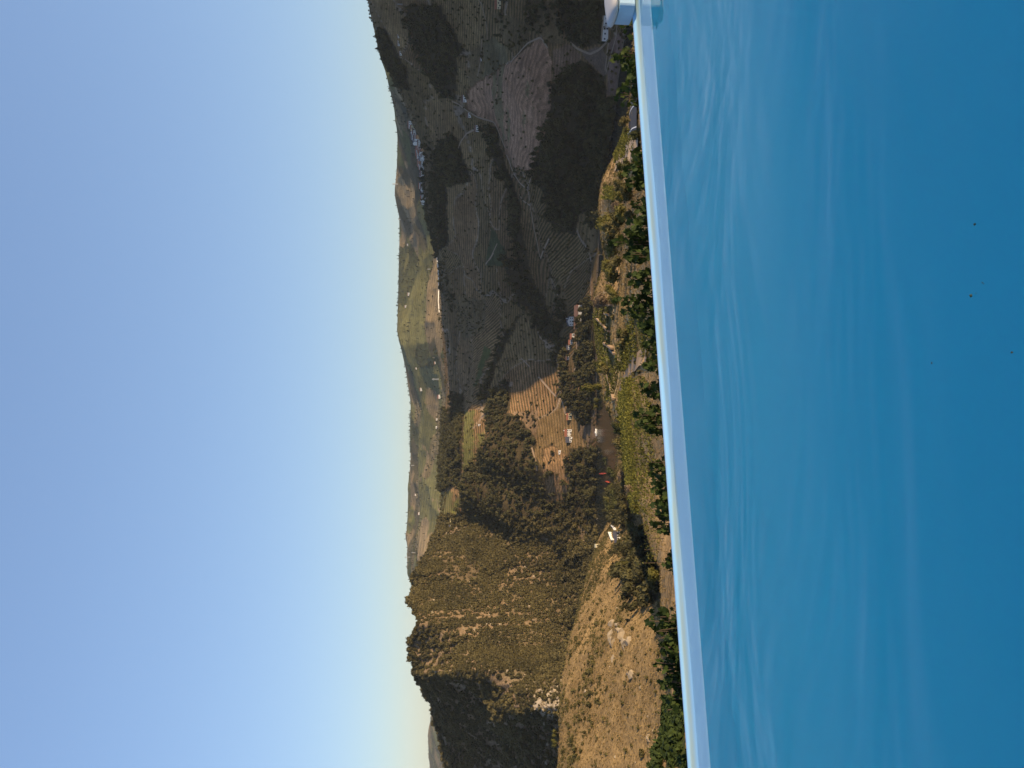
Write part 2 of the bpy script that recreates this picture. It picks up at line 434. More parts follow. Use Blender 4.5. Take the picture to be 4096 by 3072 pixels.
zoneN = segc < s['Nc'] + .3
zoneS = (segc >= s['Nc'] + .3) & (segc < s['Rn'])
zoneF = segc >= s['M'] + .4
contour = TZ / 3.0 + fbm(TX / 150, TY / 150, 40, 2) * 0.8
# valley side: terraced vineyards
put(zoneH, BROWN, VINE, 0.85, contour, bush=0.0022)
hw_ = fbm(TX / 160, TY / 160, 52, 3) * 1.1; hcx = np.floor(TX / 150 + hw_); hcy = np.floor(TY / 120 - hw_)
ht = _hash(hcx, hcy, 3); hu = _hash(hcx, hcy, 4); hv = _hash(hcx, hcy, 6)
soil[zoneH] = (np.array(BROWN) * (0.62 + 0.50 * ht[..., None]) * (1 - 0.12 * hu[..., None] * np.array([1, 0, 0.6])))[zoneH]
amount[zoneH] = (0.45 + 0.5 * hv)[zoneH]
BUSH[zoneH & (hu > 0.8)] = 0.006
phase[zoneH & (hv > 0.72)] = ((TX * 0.9 + TY * 0.3) / 4.5)[zoneH & (hv > 0.72)]
ex_ = TX / 150 + hw_; ey_ = TY / 120 - hw_
fe = np.minimum(np.abs(ex_ - np.round(ex_)) * 150, np.abs(ey_ - np.round(ey_)) * 120)
m_ = zoneH & (fe < 2.2); soil[m_] = (0.20, 0.15, 0.105); amount[m_] = 0
BUSH[zoneH & (fe < 7) & (fbm(TX / 40, TY / 40, 97, 2) > 0.05)] = 0.02
# far hills: patchwork of fields
cellx = np.floor(TX / 190 + fbm(TX / 300, TY / 300, 50, 3) * 1.5); celly = np.floor(TY / 230 + fbm(TX / 300, TY / 300, 60, 3) * 1.5)
pick = _hash(cellx, celly, 5); tone = _hash(cellx, celly, 9)
pal = np.array([(0.088, 0.090, 0.034), (0.190, 0.138, 0.075), (0.125, 0.115, 0.044), (0.070, 0.058, 0.032), (0.160, 0.122, 0.062), (0.060, 0.062, 0.026)])
put(zoneF, (0.1, 0.1, 0.05), (0.05, 0.055, 0.02), 0.3, TZ / 9 + TX / 70)
soil[zoneF] = (pal[(pick * 5.99).astype(int)] * (0.8 + 0.4 * tone[..., None]))[zoneF]
BUSH[zoneF] = np.where(pick > 0.66, 0.0018, 0.00022)[zoneF]
edge = np.abs(fbm(TX / 300, TY / 300, 50, 3)) < 0.02
BUSH[zoneF & edge] = 0.002
# left mountain: scrub oak, rock, pine
zoneL = zoneH & (tac < ray(252, 500)[0] + (PY - 500) * 0.0 + wobx * 0.004)
rk = np.clip(fbm(TX / 70, TY / 55, 70, 4, 0.6) * 1.1 + 0.05, 0, 1)
put(zoneL, (0.100, 0.075, 0.042), VINE, 0.0, rk=rk * 0.8, tree=0.0, bush=0.27, kind=1)
BUSH[zoneL & (rk > 0.22)] = 0.14
BUSH[zoneL & (rk > 0.40)] = 0.055
soil[zoneL & (rk > 0.22)] = (0.135, 0.095, 0.056)
# near spur on the left: dry grass and shrubs
put(zoneS, DRY, SCRUB, 0.0, bush=0.016, tuft=0.16, kind=2)
sh = fbm(TX / 35, TY / 35, 81, 4)
BUSH[zoneS & (sh > 0.08)] = 0.06
BUSH[zoneS & (sh > 0.25)] = 0.15
soil[zoneS & (sh > 0.25)] = (0.17, 0.12, 0.055)
# near hillside
put(zoneN, (0.33, 0.215, 0.10), VINE, 0.0, bush=0.006, tuft=0.14, kind=2)
BUSH[zoneN & (fbm(TX / 30, TY / 40, 87, 3) > 0.2)] = 0.028
tw = zoneN & (TER > 0.4); put(tw, (0.115, 0.095, 0.040), tuft=0.03, bush=0.002)
put(tw & (RISER > 0.22), (0.50, 0.335, 0.160), tuft=0.05, bush=0.0)
def area(txt, zone, **kw):
    m = inside(zpts(txt)) & zone
    put(m, **kw); return m
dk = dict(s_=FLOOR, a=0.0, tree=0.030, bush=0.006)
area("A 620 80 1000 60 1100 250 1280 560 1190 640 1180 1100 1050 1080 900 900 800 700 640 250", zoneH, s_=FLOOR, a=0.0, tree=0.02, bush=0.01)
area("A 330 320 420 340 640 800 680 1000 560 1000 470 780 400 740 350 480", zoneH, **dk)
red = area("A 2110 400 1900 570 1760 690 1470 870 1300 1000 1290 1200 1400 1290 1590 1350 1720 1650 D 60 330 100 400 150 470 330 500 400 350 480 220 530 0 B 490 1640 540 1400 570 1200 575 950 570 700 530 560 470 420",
     zoneH, s_=RED, r_=(0.185, 0.112, 0.066), a=0.7, ph=(TX * 0.75 + TY * 0.45) / 7.5 + fbm(TX / 30, TY / 30, 90, 3) * 1.2, bush=0.0015)
grn = red & (fbm((TX * 0.8 + TY * 0.6) / 26, (TY * 0.8 - TX * 0.6) / 160, 71, 3) > 0.34)
put(grn, (0.150, 0.122, 0.062), bush=0.004)
area("A 1470 450 1600 400 1740 560 1740 680 1480 860", zoneH, s_=(0.12, 0.095, 0.05), a=0.2)
area("A 1300 620 1460 450 1470 850 1330 1000", zoneH, s_=SCRUB, a=0.2, bush=0.006)
area("A 1560 150 1800 180 2000 300 1960 450 1760 600 1700 450", zoneH, s_=SCRUB, a=0.2, bush=0.01, tree=0.004)
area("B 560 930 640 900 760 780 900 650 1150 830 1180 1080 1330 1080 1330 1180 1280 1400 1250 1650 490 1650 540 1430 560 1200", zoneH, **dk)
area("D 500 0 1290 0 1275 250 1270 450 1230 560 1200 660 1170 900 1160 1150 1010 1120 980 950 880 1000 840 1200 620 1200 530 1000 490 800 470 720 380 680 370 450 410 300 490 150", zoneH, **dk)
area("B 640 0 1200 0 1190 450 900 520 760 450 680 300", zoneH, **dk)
area("B 300 0 640 0 680 300 700 480 600 500 440 380 300 300", zoneH, s_=SCRUB, a=0.1, tree=0.010, bush=0.012)
area("B 580 560 760 480 900 600 900 660 640 900 600 880", zoneH, s_=ORANGE and (0.16, 0.10, 0.065), a=0.4, bush=0.012)
area("B 900 550 1150 500 1200 820 1150 830 950 640", zoneH, s_=(0.12, 0.085, 0.06), a=0.0, bush=0.004)
area("B 1190 460 1400 300 1460 420 1400 700 1340 1050 1180 1050 1200 700", zoneH, s_=(0.13, 0.085, 0.062), a=0.0, bush=0.01)
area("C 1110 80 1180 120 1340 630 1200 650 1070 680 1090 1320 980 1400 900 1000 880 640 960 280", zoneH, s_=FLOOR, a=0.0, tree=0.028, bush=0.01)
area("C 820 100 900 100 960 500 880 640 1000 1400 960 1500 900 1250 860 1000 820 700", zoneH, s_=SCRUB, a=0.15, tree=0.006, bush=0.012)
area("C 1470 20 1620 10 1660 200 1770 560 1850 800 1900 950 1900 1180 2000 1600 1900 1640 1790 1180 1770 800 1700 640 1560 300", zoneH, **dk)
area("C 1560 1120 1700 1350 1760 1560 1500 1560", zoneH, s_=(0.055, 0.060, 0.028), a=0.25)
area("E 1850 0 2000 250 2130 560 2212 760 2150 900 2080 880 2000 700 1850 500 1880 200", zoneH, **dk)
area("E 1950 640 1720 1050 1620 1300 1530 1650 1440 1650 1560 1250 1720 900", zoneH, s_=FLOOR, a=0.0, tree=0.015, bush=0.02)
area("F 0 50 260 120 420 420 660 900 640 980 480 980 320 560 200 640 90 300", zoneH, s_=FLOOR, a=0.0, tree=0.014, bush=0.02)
area("E 1040 60 1100 300 1190 620 1140 700 1080 600 1000 400", zoneH, s_=SCRUB, a=0.1, bush=0.02, tree=0.006)
area("E 930 720 1000 760 1000 1400 930 1380 910 1100", zoneH, s_=SCRUB, a=0.1, tree=0.02, bush=0.02)
area("E 1200 500 1500 560 1500 880 1250 1000 1180 780", zoneH, s_=SCRUB, a=0.25, bush=0.012)
area("E 1480 1060 1560 1120 1400 1500 1360 1500 1420 1300", zoneH, s_=GREEN, a=0.0)
area("G 740 400 850 330 980 430 985 700 960 900 960 1100 920 1200 720 1300 690 1100 740 950 700 800", zoneH, s_=FLOOR, a=0.0, tree=0.022, bush=0.01)
area("G 840 180 960 200 1010 300 980 430 850 330", zoneH, s_=SCRUB, a=0.1, tree=0.02, bush=0.01)
area("G 980 400 1100 400 1090 700 1080 950 1000 1100 960 1050 985 700", zoneH, s_=(0.115, 0.105, 0.036), r_=(0.06, 0.065, 0.02), a=0.5)
area("G 1130 640 1240 600 1150 820 1120 800", zoneH, s_=(0.12, 0.11, 0.036), a=0.3)
area("G 680 1080 780 900 770 1150 720 1250 690 1250", zoneH, s_=(0.10, 0.12, 0.03), a=0.2)
area("G 960 1250 980 1100 930 1400 860 1640 820 1640 860 1450", zoneH, s_=(0.15, 0.14, 0.04), r_=(0.08, 0.085, 0.025), a=0.5)
area("G 690 1300 860 1280 850 1500 820 1640 740 1640", zoneH, s_=(0.14, 0.115, 0.045), r_=(0.07, 0.075, 0.025), a=0.8)
area("G 1240 450 1500 420 1560 500 1640 520 1780 700 1780 900 1860 1000 1870 1200 1950 1350 2212 1400 2212 1680 900 1680 960 1400 980 1100 1090 950 1200 800 1260 600", zoneH, s_=FLOOR, a=0.0, tree=0.019, bush=0.012, kind=1)
area("G 1290 230 1480 40 1490 200 1500 400 1270 470 1230 380", zoneH, **dk)
area("G 1860 800 1960 780 2050 850 2150 900 2150 1400 1960 1380 1870 1200", zoneH, s_=ORANGE, r_=(0.09, 0.065, 0.03), a=0.6, bush=0.010, tree=0.002, ph=TZ / 3.4 + fbm(TX / 25, TY / 25, 91, 2))
area("G 1500 420 1800 400 1800 560 1780 700 1640 520", zoneH, s_=(0.15, 0.10, 0.06), a=0.1, bush=0.014, tree=0.002)
area("F 900 560 1050 540 1050 900 1080 1200 1070 1659 880 1500 860 1250 900 900", zoneH, **dk)
area("F 650 300 760 600 740 760 680 1000 620 1300 560 1250 640 950", zoneH, s_=SCRUB, a=0.0, tree=0.014, bush=0.012)
area("F 640 1000 760 1000 760 1300 840 1400 860 1659 700 1659 660 1400", zoneH, s_=FLOOR, a=0.0, tree=0.022, bush=0.012)
area("H 420 0 780 0 760 300 740 560 620 560 470 300", zoneH, s_=FLOOR, a=0.0, tree=0.020, bush=0.012)
area("F 860 1480 960 1480 1010 1659 870 1659", zoneH, s_=BROWN, r_=VINE, a=1.0)
area("H 610 560 770 560 800 700 700 760 600 640", zoneH, s_=(0.15, 0.10, 0.062), a=0.35, ph=TZ / 2.5, tree=0, bush=0.002)
area("H 480 820 830 800 830 1659 480 1659", zoneH, s_=FLOOR, a=0.0, tree=0.022, bush=0.02, kind=1)
# rocky flank of the mountain
m = inside(zpts("K 950 500 1200 560 1600 600 1830 700 1800 1050 1550 920 1300 740 1000 640")) & zoneL
put(m, (0.13, 0.10, 0.06), rk=0.30 + rk * 0.5, bush=0.09)
m = inside(zpts("I 700 560 980 560 1180 800 1180 1000 1000 1000 760 800")) & zoneL
put(m, (0.12, 0.088, 0.05), rk=0.25 + rk * 0.45, bush=0.08)
shade_lift = zoneL & (tac < ray(150, 480)[0] - (PY - 425) * 0.00098)
put(shade_lift, (0.150, 0.108, 0.068), bush=0.075)  # left face: soil colour paled to offset its shade, scrub thinned
rock[shade_lift] = np.clip(rock[shade_lift] + 0.12, 0, 1)
area("I 930 0 2212 0 2212 700 1750 760 1600 700 1350 420 960 400", zoneL, tree=0.04, bush=0.12)
# near side details
area("J 1040 560 1380 260 1560 640 1520 1100 1300 1200 1200 1000 1080 700", zoneS, s_=FLOOR, bush=0.05, tuft=0.0, tree=0.02)
area("H 870 1180 1100 1240 1240 1659 1080 1659 900 1560", zoneS, s_=FLOOR, bush=0.04, tuft=0.0, tree=0.02)
area("H 800 200 940 540 1000 640 960 820 860 780 800 520", zoneN | zoneS, s_=(0.10, 0.095, 0.045), bush=0.02, tuft=0.1)
area("L 1600 950 1720 900 1800 1659 1580 1659 1600 1300", zoneN, s_=(0.05, 0.06, 0.02), bush=0.3, tuft=0.6, kind=3)
m = zoneS & inside(zpts("L 880 50 1090 60 1160 330 1180 480 960 470 1000 380 860 250")); put(m, rk=0.25 + 0.6 * rk, bush=0.012)
# bank of the river
area("F 1340 200 1560 50 1600 300 1500 480 1440 700 1420 900 1310 900 1320 550", zoneN, s_=(0.40, 0.27, 0.13), tuft=0.5, bush=0.003)
area("D 1480 650 1600 650 1620 1000 1530 1000 1460 900", zoneN, s_=(0.40, 0.27, 0.13), tuft=0.4, bush=0.006)
bank = (segc > s['Rn'] - .35) & (segc < s['Rf'] + .25)
put(bank, (0.10, 0.075, 0.05), a=0.0, tuft=0.0)

ZL = np.where(zoneN, 0, np.where(zoneS, 1, np.where(zoneL, 2, np.where(zoneF, 4, 3))))
def build_terrain():
    P = np.stack([TX, TY, TZ], -1)
    idx = np.arange(NR * NC).reshape(NR, NC)
    q = np.stack([idx[:-1, :-1], idx[:-1, 1:], idx[1:, 1:], idx[1:, :-1]], -1).reshape(-1, 4)
    zl = ZL[:-1, :-1].reshape(-1)
    for k, nm in enumerate(["near_hillside", "spur_hillside", "mountain", "valley_hillside", "far_hills"]):
        f = q[zl == k]
        used = np.unique(f); remap = np.full(NR * NC, -1); remap[used] = np.arange(len(used))
        me = bpy.data.meshes.new(nm)
        me.vertices.add(len(used)); me.vertices.foreach_set("co", P.reshape(-1, 3)[used].ravel())
        fl = remap[f].ravel()
        me.loops.add(len(fl)); me.loops.foreach_set("vertex_index", fl.astype(np.int32))
        me.polygons.add(len(f)); me.polygons.foreach_set("loop_start", np.arange(0, len(fl), 4, dtype=np.int32))
        me.polygons.foreach_set("use_smooth", np.ones(len(f), bool))
        me.update(calc_edges=True)
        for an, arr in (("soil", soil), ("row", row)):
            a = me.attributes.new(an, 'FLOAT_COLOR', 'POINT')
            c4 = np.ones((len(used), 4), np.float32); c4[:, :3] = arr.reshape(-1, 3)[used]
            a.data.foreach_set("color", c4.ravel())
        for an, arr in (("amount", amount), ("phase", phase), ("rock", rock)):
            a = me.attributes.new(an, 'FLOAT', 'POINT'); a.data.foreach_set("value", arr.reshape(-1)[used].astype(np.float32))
        me.materials.append(M_GROUND)
        o = bpy.data.objects.new(nm, me); col.objects.link(o); o["kind"] = "structure"
build_terrain()

# ------------------------------------------------------------------ object helpers
def tag(o, label=None, cat=None, group=None, kind=None):
    if label: o["label"] = label
    if cat: o["category"] = cat
    if group: o["group"] = group
    if kind: o["kind"] = kind
    return o
def mesh_obj(name, me, parent=None, loc=None, link=True):
    o = bpy.data.objects.new(name, me)
    if link: col.objects.link(o)
    if parent is not None: o.parent = parent
    if loc is not None: o.location = loc
    return o
def empty(name, loc, rz=0.0):
    o = bpy.data.objects.new(name, None); col.objects.link(o)
    o.location = loc; o.rotation_euler = (0, 0, rz); o.empty_display_size = 0.2
    return o
class MB:
    """collects faces, then builds one mesh"""
    def __init__(s): s.v = []; s.f = []; s.m = []
    def add(s, vs, fs, mi=0):
        n = len(s.v); s.v += [tuple(v) for v in vs]
        for f in fs: s.f.append(tuple(i + n for i in f)); s.m.append(mi)
        return s
    def box(s, x0, x1, y0, y1, z0, z1, mi=0):
        vs = [(x0, y0, z0), (x1, y0, z0), (x1, y1, z0), (x0, y1, z0), (x0, y0, z1), (x1, y0, z1), (x1, y1, z1), (x0, y1, z1)]
        return s.add(vs, [(0, 3, 2, 1), (4, 5, 6, 7), (0, 1, 5, 4), (1, 2, 6, 5), (2, 3, 7, 6), (3, 0, 4, 7)], mi)
    def bar(s, a, b, r0, r1=None, n=5, mi=0):
        a = Vector(a); b = Vector(b); r1 = r0 if r1 is None else r1
        ax = (b - a).normalized(); u = ax.orthogonal().normalized(); w_ = ax.cross(u)
        vs = []
        for p, r in ((a, r0), (b, r1)):
            for k in range(n):
                t = 2 * math.pi * k / n; vs.append(p + (u * math.cos(t) + w_ * math.sin(t)) * r)
        fs = [(k, (k + 1) % n, n + (k + 1) % n, n + k) for k in range(n)] + [tuple(range(n))[::-1], tuple(range(n, 2 * n))]
        return s.add(vs, fs, mi)
    def mesh(s, name, mats, smooth=False):
        me = bpy.data.meshes.new(name); me.from_pydata(s.v, [], s.f)
        for m in (mats if isinstance(mats, (list, tuple)) else [mats]): me.materials.append(m)
        if any(s.m): me.polygons.foreach_set("material_index", s.m)
        if smooth: me.polygons.foreach_set("use_smooth", [True] * len(s.f))
        me.update(); return me

# ------------------------------------------------------------------ pool
def on_plane(X, Y, z):
    ta, sl = ray(X, Y); d = (z - CAMZ) / sl
    return Vector((ta * d, d, z))
EA = on_plane(0, 687.5, 0.03); EB = on_plane(768, 631.0, 0.03)
IA = on_plane(0, 711.4, -0.012); IB = on_plane(768, 651.5, -0.012)
eu = (EB - EA); eu.z = 0; elen = eu.length; eu.normalize(); en = Vector((-eu.y, eu.x, 0))    # en points away from the viewer
def edge_pt(t, w_, z):
    p = EA + eu * t + en * w_; return (p.x, p.y, z)
WIN0 = -((EA - IA).dot(en)); WIN1 = -((EB - IB).dot(en))
T0, T1 = -7.0, elen + 5.0
def pool_mats():
    m, nt, p = new_mat("pool_paint")
    geo = nd(nt, "ShaderNodeNewGeometry"); at_ = nd(nt, "ShaderNodeAttribute", attribute_name="across")
    no = nd(nt, "ShaderNodeTexNoise"); no.inputs['Scale'].default_value = 1.6; no.inputs['Detail'].default_value = 6
    mp = nd(nt, "ShaderNodeMapping"); mp.inputs['Scale'].default_value = (1, 2.5, 1)
    nt.links.new(geo.outputs['Position'], mp.inputs[0]); nt.links.new(mp.outputs[0], no.inputs['Vector'])
    # lime and algae stain along the overflow lip
    a = math_n(nt, 'ADD', at_.outputs['Fac'], math_n(nt, 'MULTIPLY', math_n(nt, 'SUBTRACT', no.outputs[0], 0.5), 0.10))
    st = math_n(nt, 'MULTIPLY', map_range(nt, a, 0.07, 0.16), map_range(nt, a, 0.22, 0.42, 1.0, 0.0))
    st = math_n(nt, 'MULTIPLY', st, map_range(nt, no.outputs[0], 0.2, 0.6, 0.45, 1.0))
    c = mix_rgb(nt, st, (0.25, 0.50, 0.76), (0.34, 0.46, 0.44))
    c = mix_rgb(nt, map_range(nt, at_.outputs['Fac'], 0.0, 0.08, 1.0, 0.0), c, (0.35, 0.50, 0.67))
    n2 = nd(nt, "ShaderNodeTexNoise"); n2.inputs['Scale'].default_value = 14; n2.inputs['Detail'].default_value = 6
    nt.links.new(mp.outputs[0], n2.inputs['Vector'])
    c = mix_rgb(nt, map_range(nt, n2.outputs[0], 0.35, 0.75, 0.0, 0.22), c, (0.23, 0.44, 0.68))
    nt.links.new(c, p.inputs['Base Color']); p.inputs['Roughness'].default_value = 0.35
    p.inputs['Specular IOR Level'].default_value = 0.4
    deep = plain_mat("pool_basin_paint", (0.006, 0.250, 0.500), 0.5, 0.06, 0.5)
    w_, nt, p = new_mat("pool_water")
    p.inputs['Base Color'].default_value = (0.93, 0.98, 1.0, 1); p.inputs['Roughness'].default_value = 0.0
    p.inputs['IOR'].default_value = 1.333; p.inputs['Transmission Weight'].default_value = 1.0
    p.inputs['Specular IOR Level'].default_value = 0.5
    geo = nd(nt, "ShaderNodeNewGeometry"); mp = nd(nt, "ShaderNodeMapping")
    mp.inputs['Rotation'].default_value = (0, 0, -math.atan2(eu.y, eu.x) + 0.1); mp.inputs['Scale'].default_value = (0.50, 1.0, 1)
    nt.links.new(geo.outputs['Position'], mp.inputs[0])
    a = nd(nt, "ShaderNodeTexNoise"); a.inputs['Scale'].default_value = 1.0; a.inputs['Detail'].default_value = 3; a.inputs['Roughness'].default_value = 0.5
    a.inputs['Distortion'].default_value = 0.9
    b = nd(nt, "ShaderNodeTexNoise"); b.inputs['Scale'].default_value = 4.0; b.inputs['Detail'].default_value = 3
    nt.links.new(mp.outputs[0], a.inputs['Vector']); nt.links.new(mp.outputs[0], b.inputs['Vector'])
    h = math_n(nt, 'MULTIPLY_ADD', b.outputs[0], 0.07, a.outputs[0])
    bp = nd(nt, "ShaderNodeBump"); bp.inputs['Strength'].default_value = 1.0; bp.inputs['Distance'].default_value = 0.050
    nt.links.new(h, bp.inputs['Height']); nt.links.new(bp.outputs[0], p.inputs['Normal'])
    return m, deep, w_
M_POOL, M_DEEP, M_WATER = pool_mats()
M_WHITE = plain_mat("white_render", (0.42, 0.41, 0.40), 0.75, 0.10, 3.0, bump=0.05)
M_BLUEWALL = plain_mat("pale_blue_paint", (0.30, 0.44, 0.56), 0.6, 0.05, 2.0)
def build_pool():
    root = empty("swimming_pool", (EA.x, EA.y, 0.0))
    tag(root, "blue infinity pool with a pale stained overflow edge above the valley", "pool")
    o0 = Vector(root.location)
    def strip(name, prof, mat, t0=T0, t1=T1, nt_=160, wav=0.0):
        """profile: list of (fraction across the edge 0 outer .. 1 inner, or metres if > 5 -> 5 + metres, z)"""
        vs = []; fs = []; ac = []
        for i in range(nt_ + 1):
            t = t0 + (t1 - t0) * i / nt_
            k = min(max(t / elen, -0.6), 1.4); wd = WIN0 + (WIN1 - WIN0) * k
            for fr, z in prof:
                zz = z
                if 0.05 < fr < 0.9: zz += wav * (math.sin(t * 1.9 + fr * 5) * 0.6 + math.sin(t * 4.3 + 1.3 + fr * 9) * 0.25)
                wv = (fr if fr > -5 else fr + 5)
                off = wd * fr if fr <= 1.0001 else -(0) + wd - (fr - 1.0)
                p = edge_pt(t, off, zz); vs.append((p[0] - o0.x, p[1] - o0.y, p[2] - o0.z)); ac.append(fr)
        n = len(prof)
        for i in range(nt_):
            for j in range(n - 1):
                a = i * n + j; fs.append((a, a + n, a + n + 1, a + 1))
        me = bpy.data.meshes.new(name); me.from_pydata(vs, [], fs); me.materials.append(mat)
        at_ = me.attributes.new("across", 'FLOAT', 'POINT'); at_.data.foreach_set("value", ac)
        me.polygons.foreach_set("use_smooth", [True] * len(fs)); me.update()
        return mesh_obj(name, me, root)
    strip("overflow_edge", [(-0.05, -1.6), (-0.05, 0.0), (-0.035, 0.018), (-0.01, 0.028), (0.03, 0.030), (0.07, 0.026), (0.10, 0.016), (0.16, 0.011), (0.26, 0.007),
                            (0.34, 0.004), (0.42, 0.0005), (0.5, -0.004), (0.7, -0.009), (0.9, -0.013), (0.985, -0.015), (1.0, -0.024)], M_POOL, wav=0.006, nt_=300)
    strip("basin_wall", [(1.0, -0.025), (1.01, -0.2), (1.03, -0.4)], M_DEEP)
    # basin floor, dished up to the wall
    strip("basin_floor", [(1.03, -0.4), (1.10, -0.62), (1.25, -0.88), (1.5, -1.12), (1.9, -1.32), (2.5, -1.45), (3.4, -1.5), (14.0, -1.5)], M_DEEP)
    vs = []; nx = 40
    me = bpy.data.meshes.new("pool_water")
    a = edge_pt(T0, 0.0, 0.002); b = edge_pt(T1, 0.0, 0.002); c = edge_pt(T1, -13.0, 0.002); d = edge_pt(T0, -13.0, 0.002)
    me.from_pydata([a, b, c, d], [], [(3, 2, 1, 0)]); me.materials.append(M_WATER); me.update()
    w_ = mesh_obj("pool_water", me); w_["kind"] = "structure"
    # raised end wall with its rounded white coping
    P0 = on_plane(754, 631.3, 0.03)
    t0 = (P0 - EA).dot(eu)
    wr = empty("pool_end_wall", (P0.x, P0.y, 0.03))
    tag(wr, "white rounded coping on a low pale blue wall at the pool's far corner", "wall")
    mb = MB(); n = 10; hw = 0.115; L = 3.2
    ring = [(0.05 * (1 - math.cos(math.pi * k / n)) * 0 + 0.0, 0) for k in range(n)]
    pr = []
    for k in range(n + 1):
        a_ = math.pi * (0.5 + k / n); pr.append((0.045 * math.cos(a_), 0.11 * math.sin(a_)))
    base = [eu * x + en * y for x, y in pr] + [eu * L + en * -0.11, eu * L + en * 0.11]
    vs = [(p.x, p.y, 0.0) for p in base] + [(p.x, p.y, hw) for p in base]; m_ = len(base)
    mb.add(vs, [(i, (i + 1) % m_, m_ + (i + 1) % m_, m_ + i) for i in range(m_)] + [tuple(range(m_))[::-1], tuple(range(m_, 2 * m_))])
    mesh_obj("wall", mb.mesh("wall", M_BLUEWALL), wr)
    mb = MB(); rings = []; nr = 14
    xs = [-0.075, -0.073, -0.066, -0.053, -0.032, 0.0, 0.05, 0.15, 0.3, 0.6, 1.2, L + 0.1]
    sc = [0.02, 0.3, 0.55, 0.76, 0.92, 1.0, 1.02, 1.04, 1.06, 1.12, 1.2, 1.3]
    for x, k in zip(xs, sc):
        r = []
        for j in range(nr):
            a_ = 2 * math.pi * j / nr
            cy = math.copysign(abs(math.cos(a_)) ** 0.7, math.cos(a_)); cz = math.copysign(abs(math.sin(a_)) ** 0.8, math.sin(a_))
            r.append(eu * x + en * (0.125 * cy * k) + Vector((0, 0, hw + 0.032 + 0.030 * cz * k + 0.006 * math.sin(x * 9))))
        rings.append(r)
    vs = [tuple(p) for r in rings for p in r]; fs = []
    for i in range(len(xs) - 1):
        for j in range(nr): fs.append((i * nr + j, i * nr + (j + 1) % nr, (i + 1) * nr + (j + 1) % nr, (i + 1) * nr + j))
    fs.append(tuple(range(nr))[::-1]); fs.append(tuple(range((len(xs) - 1) * nr, len(xs) * nr)))
    mb.add(vs, fs); mesh_obj("coping", mb.mesh("coping", M_WHITE, True), wr)
build_pool()
# the terrace bank the pool is cut into, rising behind and to the right of the viewer
def build_bank():
    xs = np.concatenate([np.linspace(-60, 10, 12), np.linspace(12, 200, 40)]); ys = np.linspace(-160, 9.0, 40)
    X, Y = np.meshgrid(xs, ys)
    rise = np.clip((-Y - 12) / 80, 0, 1) * 9
    Z = -4.0 + rise + fbm(X / 6, Y / 6, 3, 3) * 0.3 * np.clip((9 - Y) / 4, 0, 1)
    me = bpy.data.meshes.new("terrace_bank"); n = len(xs)
    me.from_pydata(np.stack([X, Y, Z], -1).reshape(-1, 3).tolist(), [], [(j * n + i, j * n + i + 1, (j + 1) * n + i + 1, (j + 1) * n + i) for j in range(len(ys) - 1) for i in range(n - 1)])
    me.materials.append(plain_mat("dry_earth", (0.20, 0.14, 0.08), 0.95, 0.3, 0.6, bump=0.4)); me.update()
    o = mesh_obj("terrace_bank", me); o["kind"] = "structure"
build_bank()
# river
def build_river():
    m, nt, p = new_mat("river_water")
    p.inputs['Base Color'].default_value = (0.010, 0.014, 0.014, 1); p.inputs['Roughness'].default_value = 0.06; p.inputs['Specular IOR Level'].default_value = 0.5
    p.inputs['IOR'].default_value = 1.333
    geo = nd(nt, "ShaderNodeNewGeometry"); no = nd(nt, "ShaderNodeTexNoise"); no.inputs['Scale'].default_value = 0.5; no.inputs['Detail'].default_value = 4
    nt.links.new(geo.outputs['Position'], no.inputs['Vector'])
    b = nd(nt, "ShaderNodeBump"); b.inputs['Strength'].default_value = 0.5; b.inputs['Distance'].default_value = 0.12
    nt.links.new(no.outputs[0], b.inputs['Height']); nt.links.new(b.outputs[0], p.inputs['Normal'])
    vs = []; fs = []
    for i in range(NC):
        vs += [(TA[i] * (Rn[0][i] - 12), Rn[0][i] - 12, -198.6), (TA[i] * (Rf[0][i] + 10), Rf[0][i] + 10, -198.6)]
    for i in range(NC - 1): fs.append((2 * i, 2 * i + 2, 2 * i + 3, 2 * i + 1))
    me = bpy.data.meshes.new("river"); me.from_pydata(vs, [], fs); me.materials.append(m); me.update()
    o = mesh_obj("river", me); o["kind"] = "structure"
build_river()

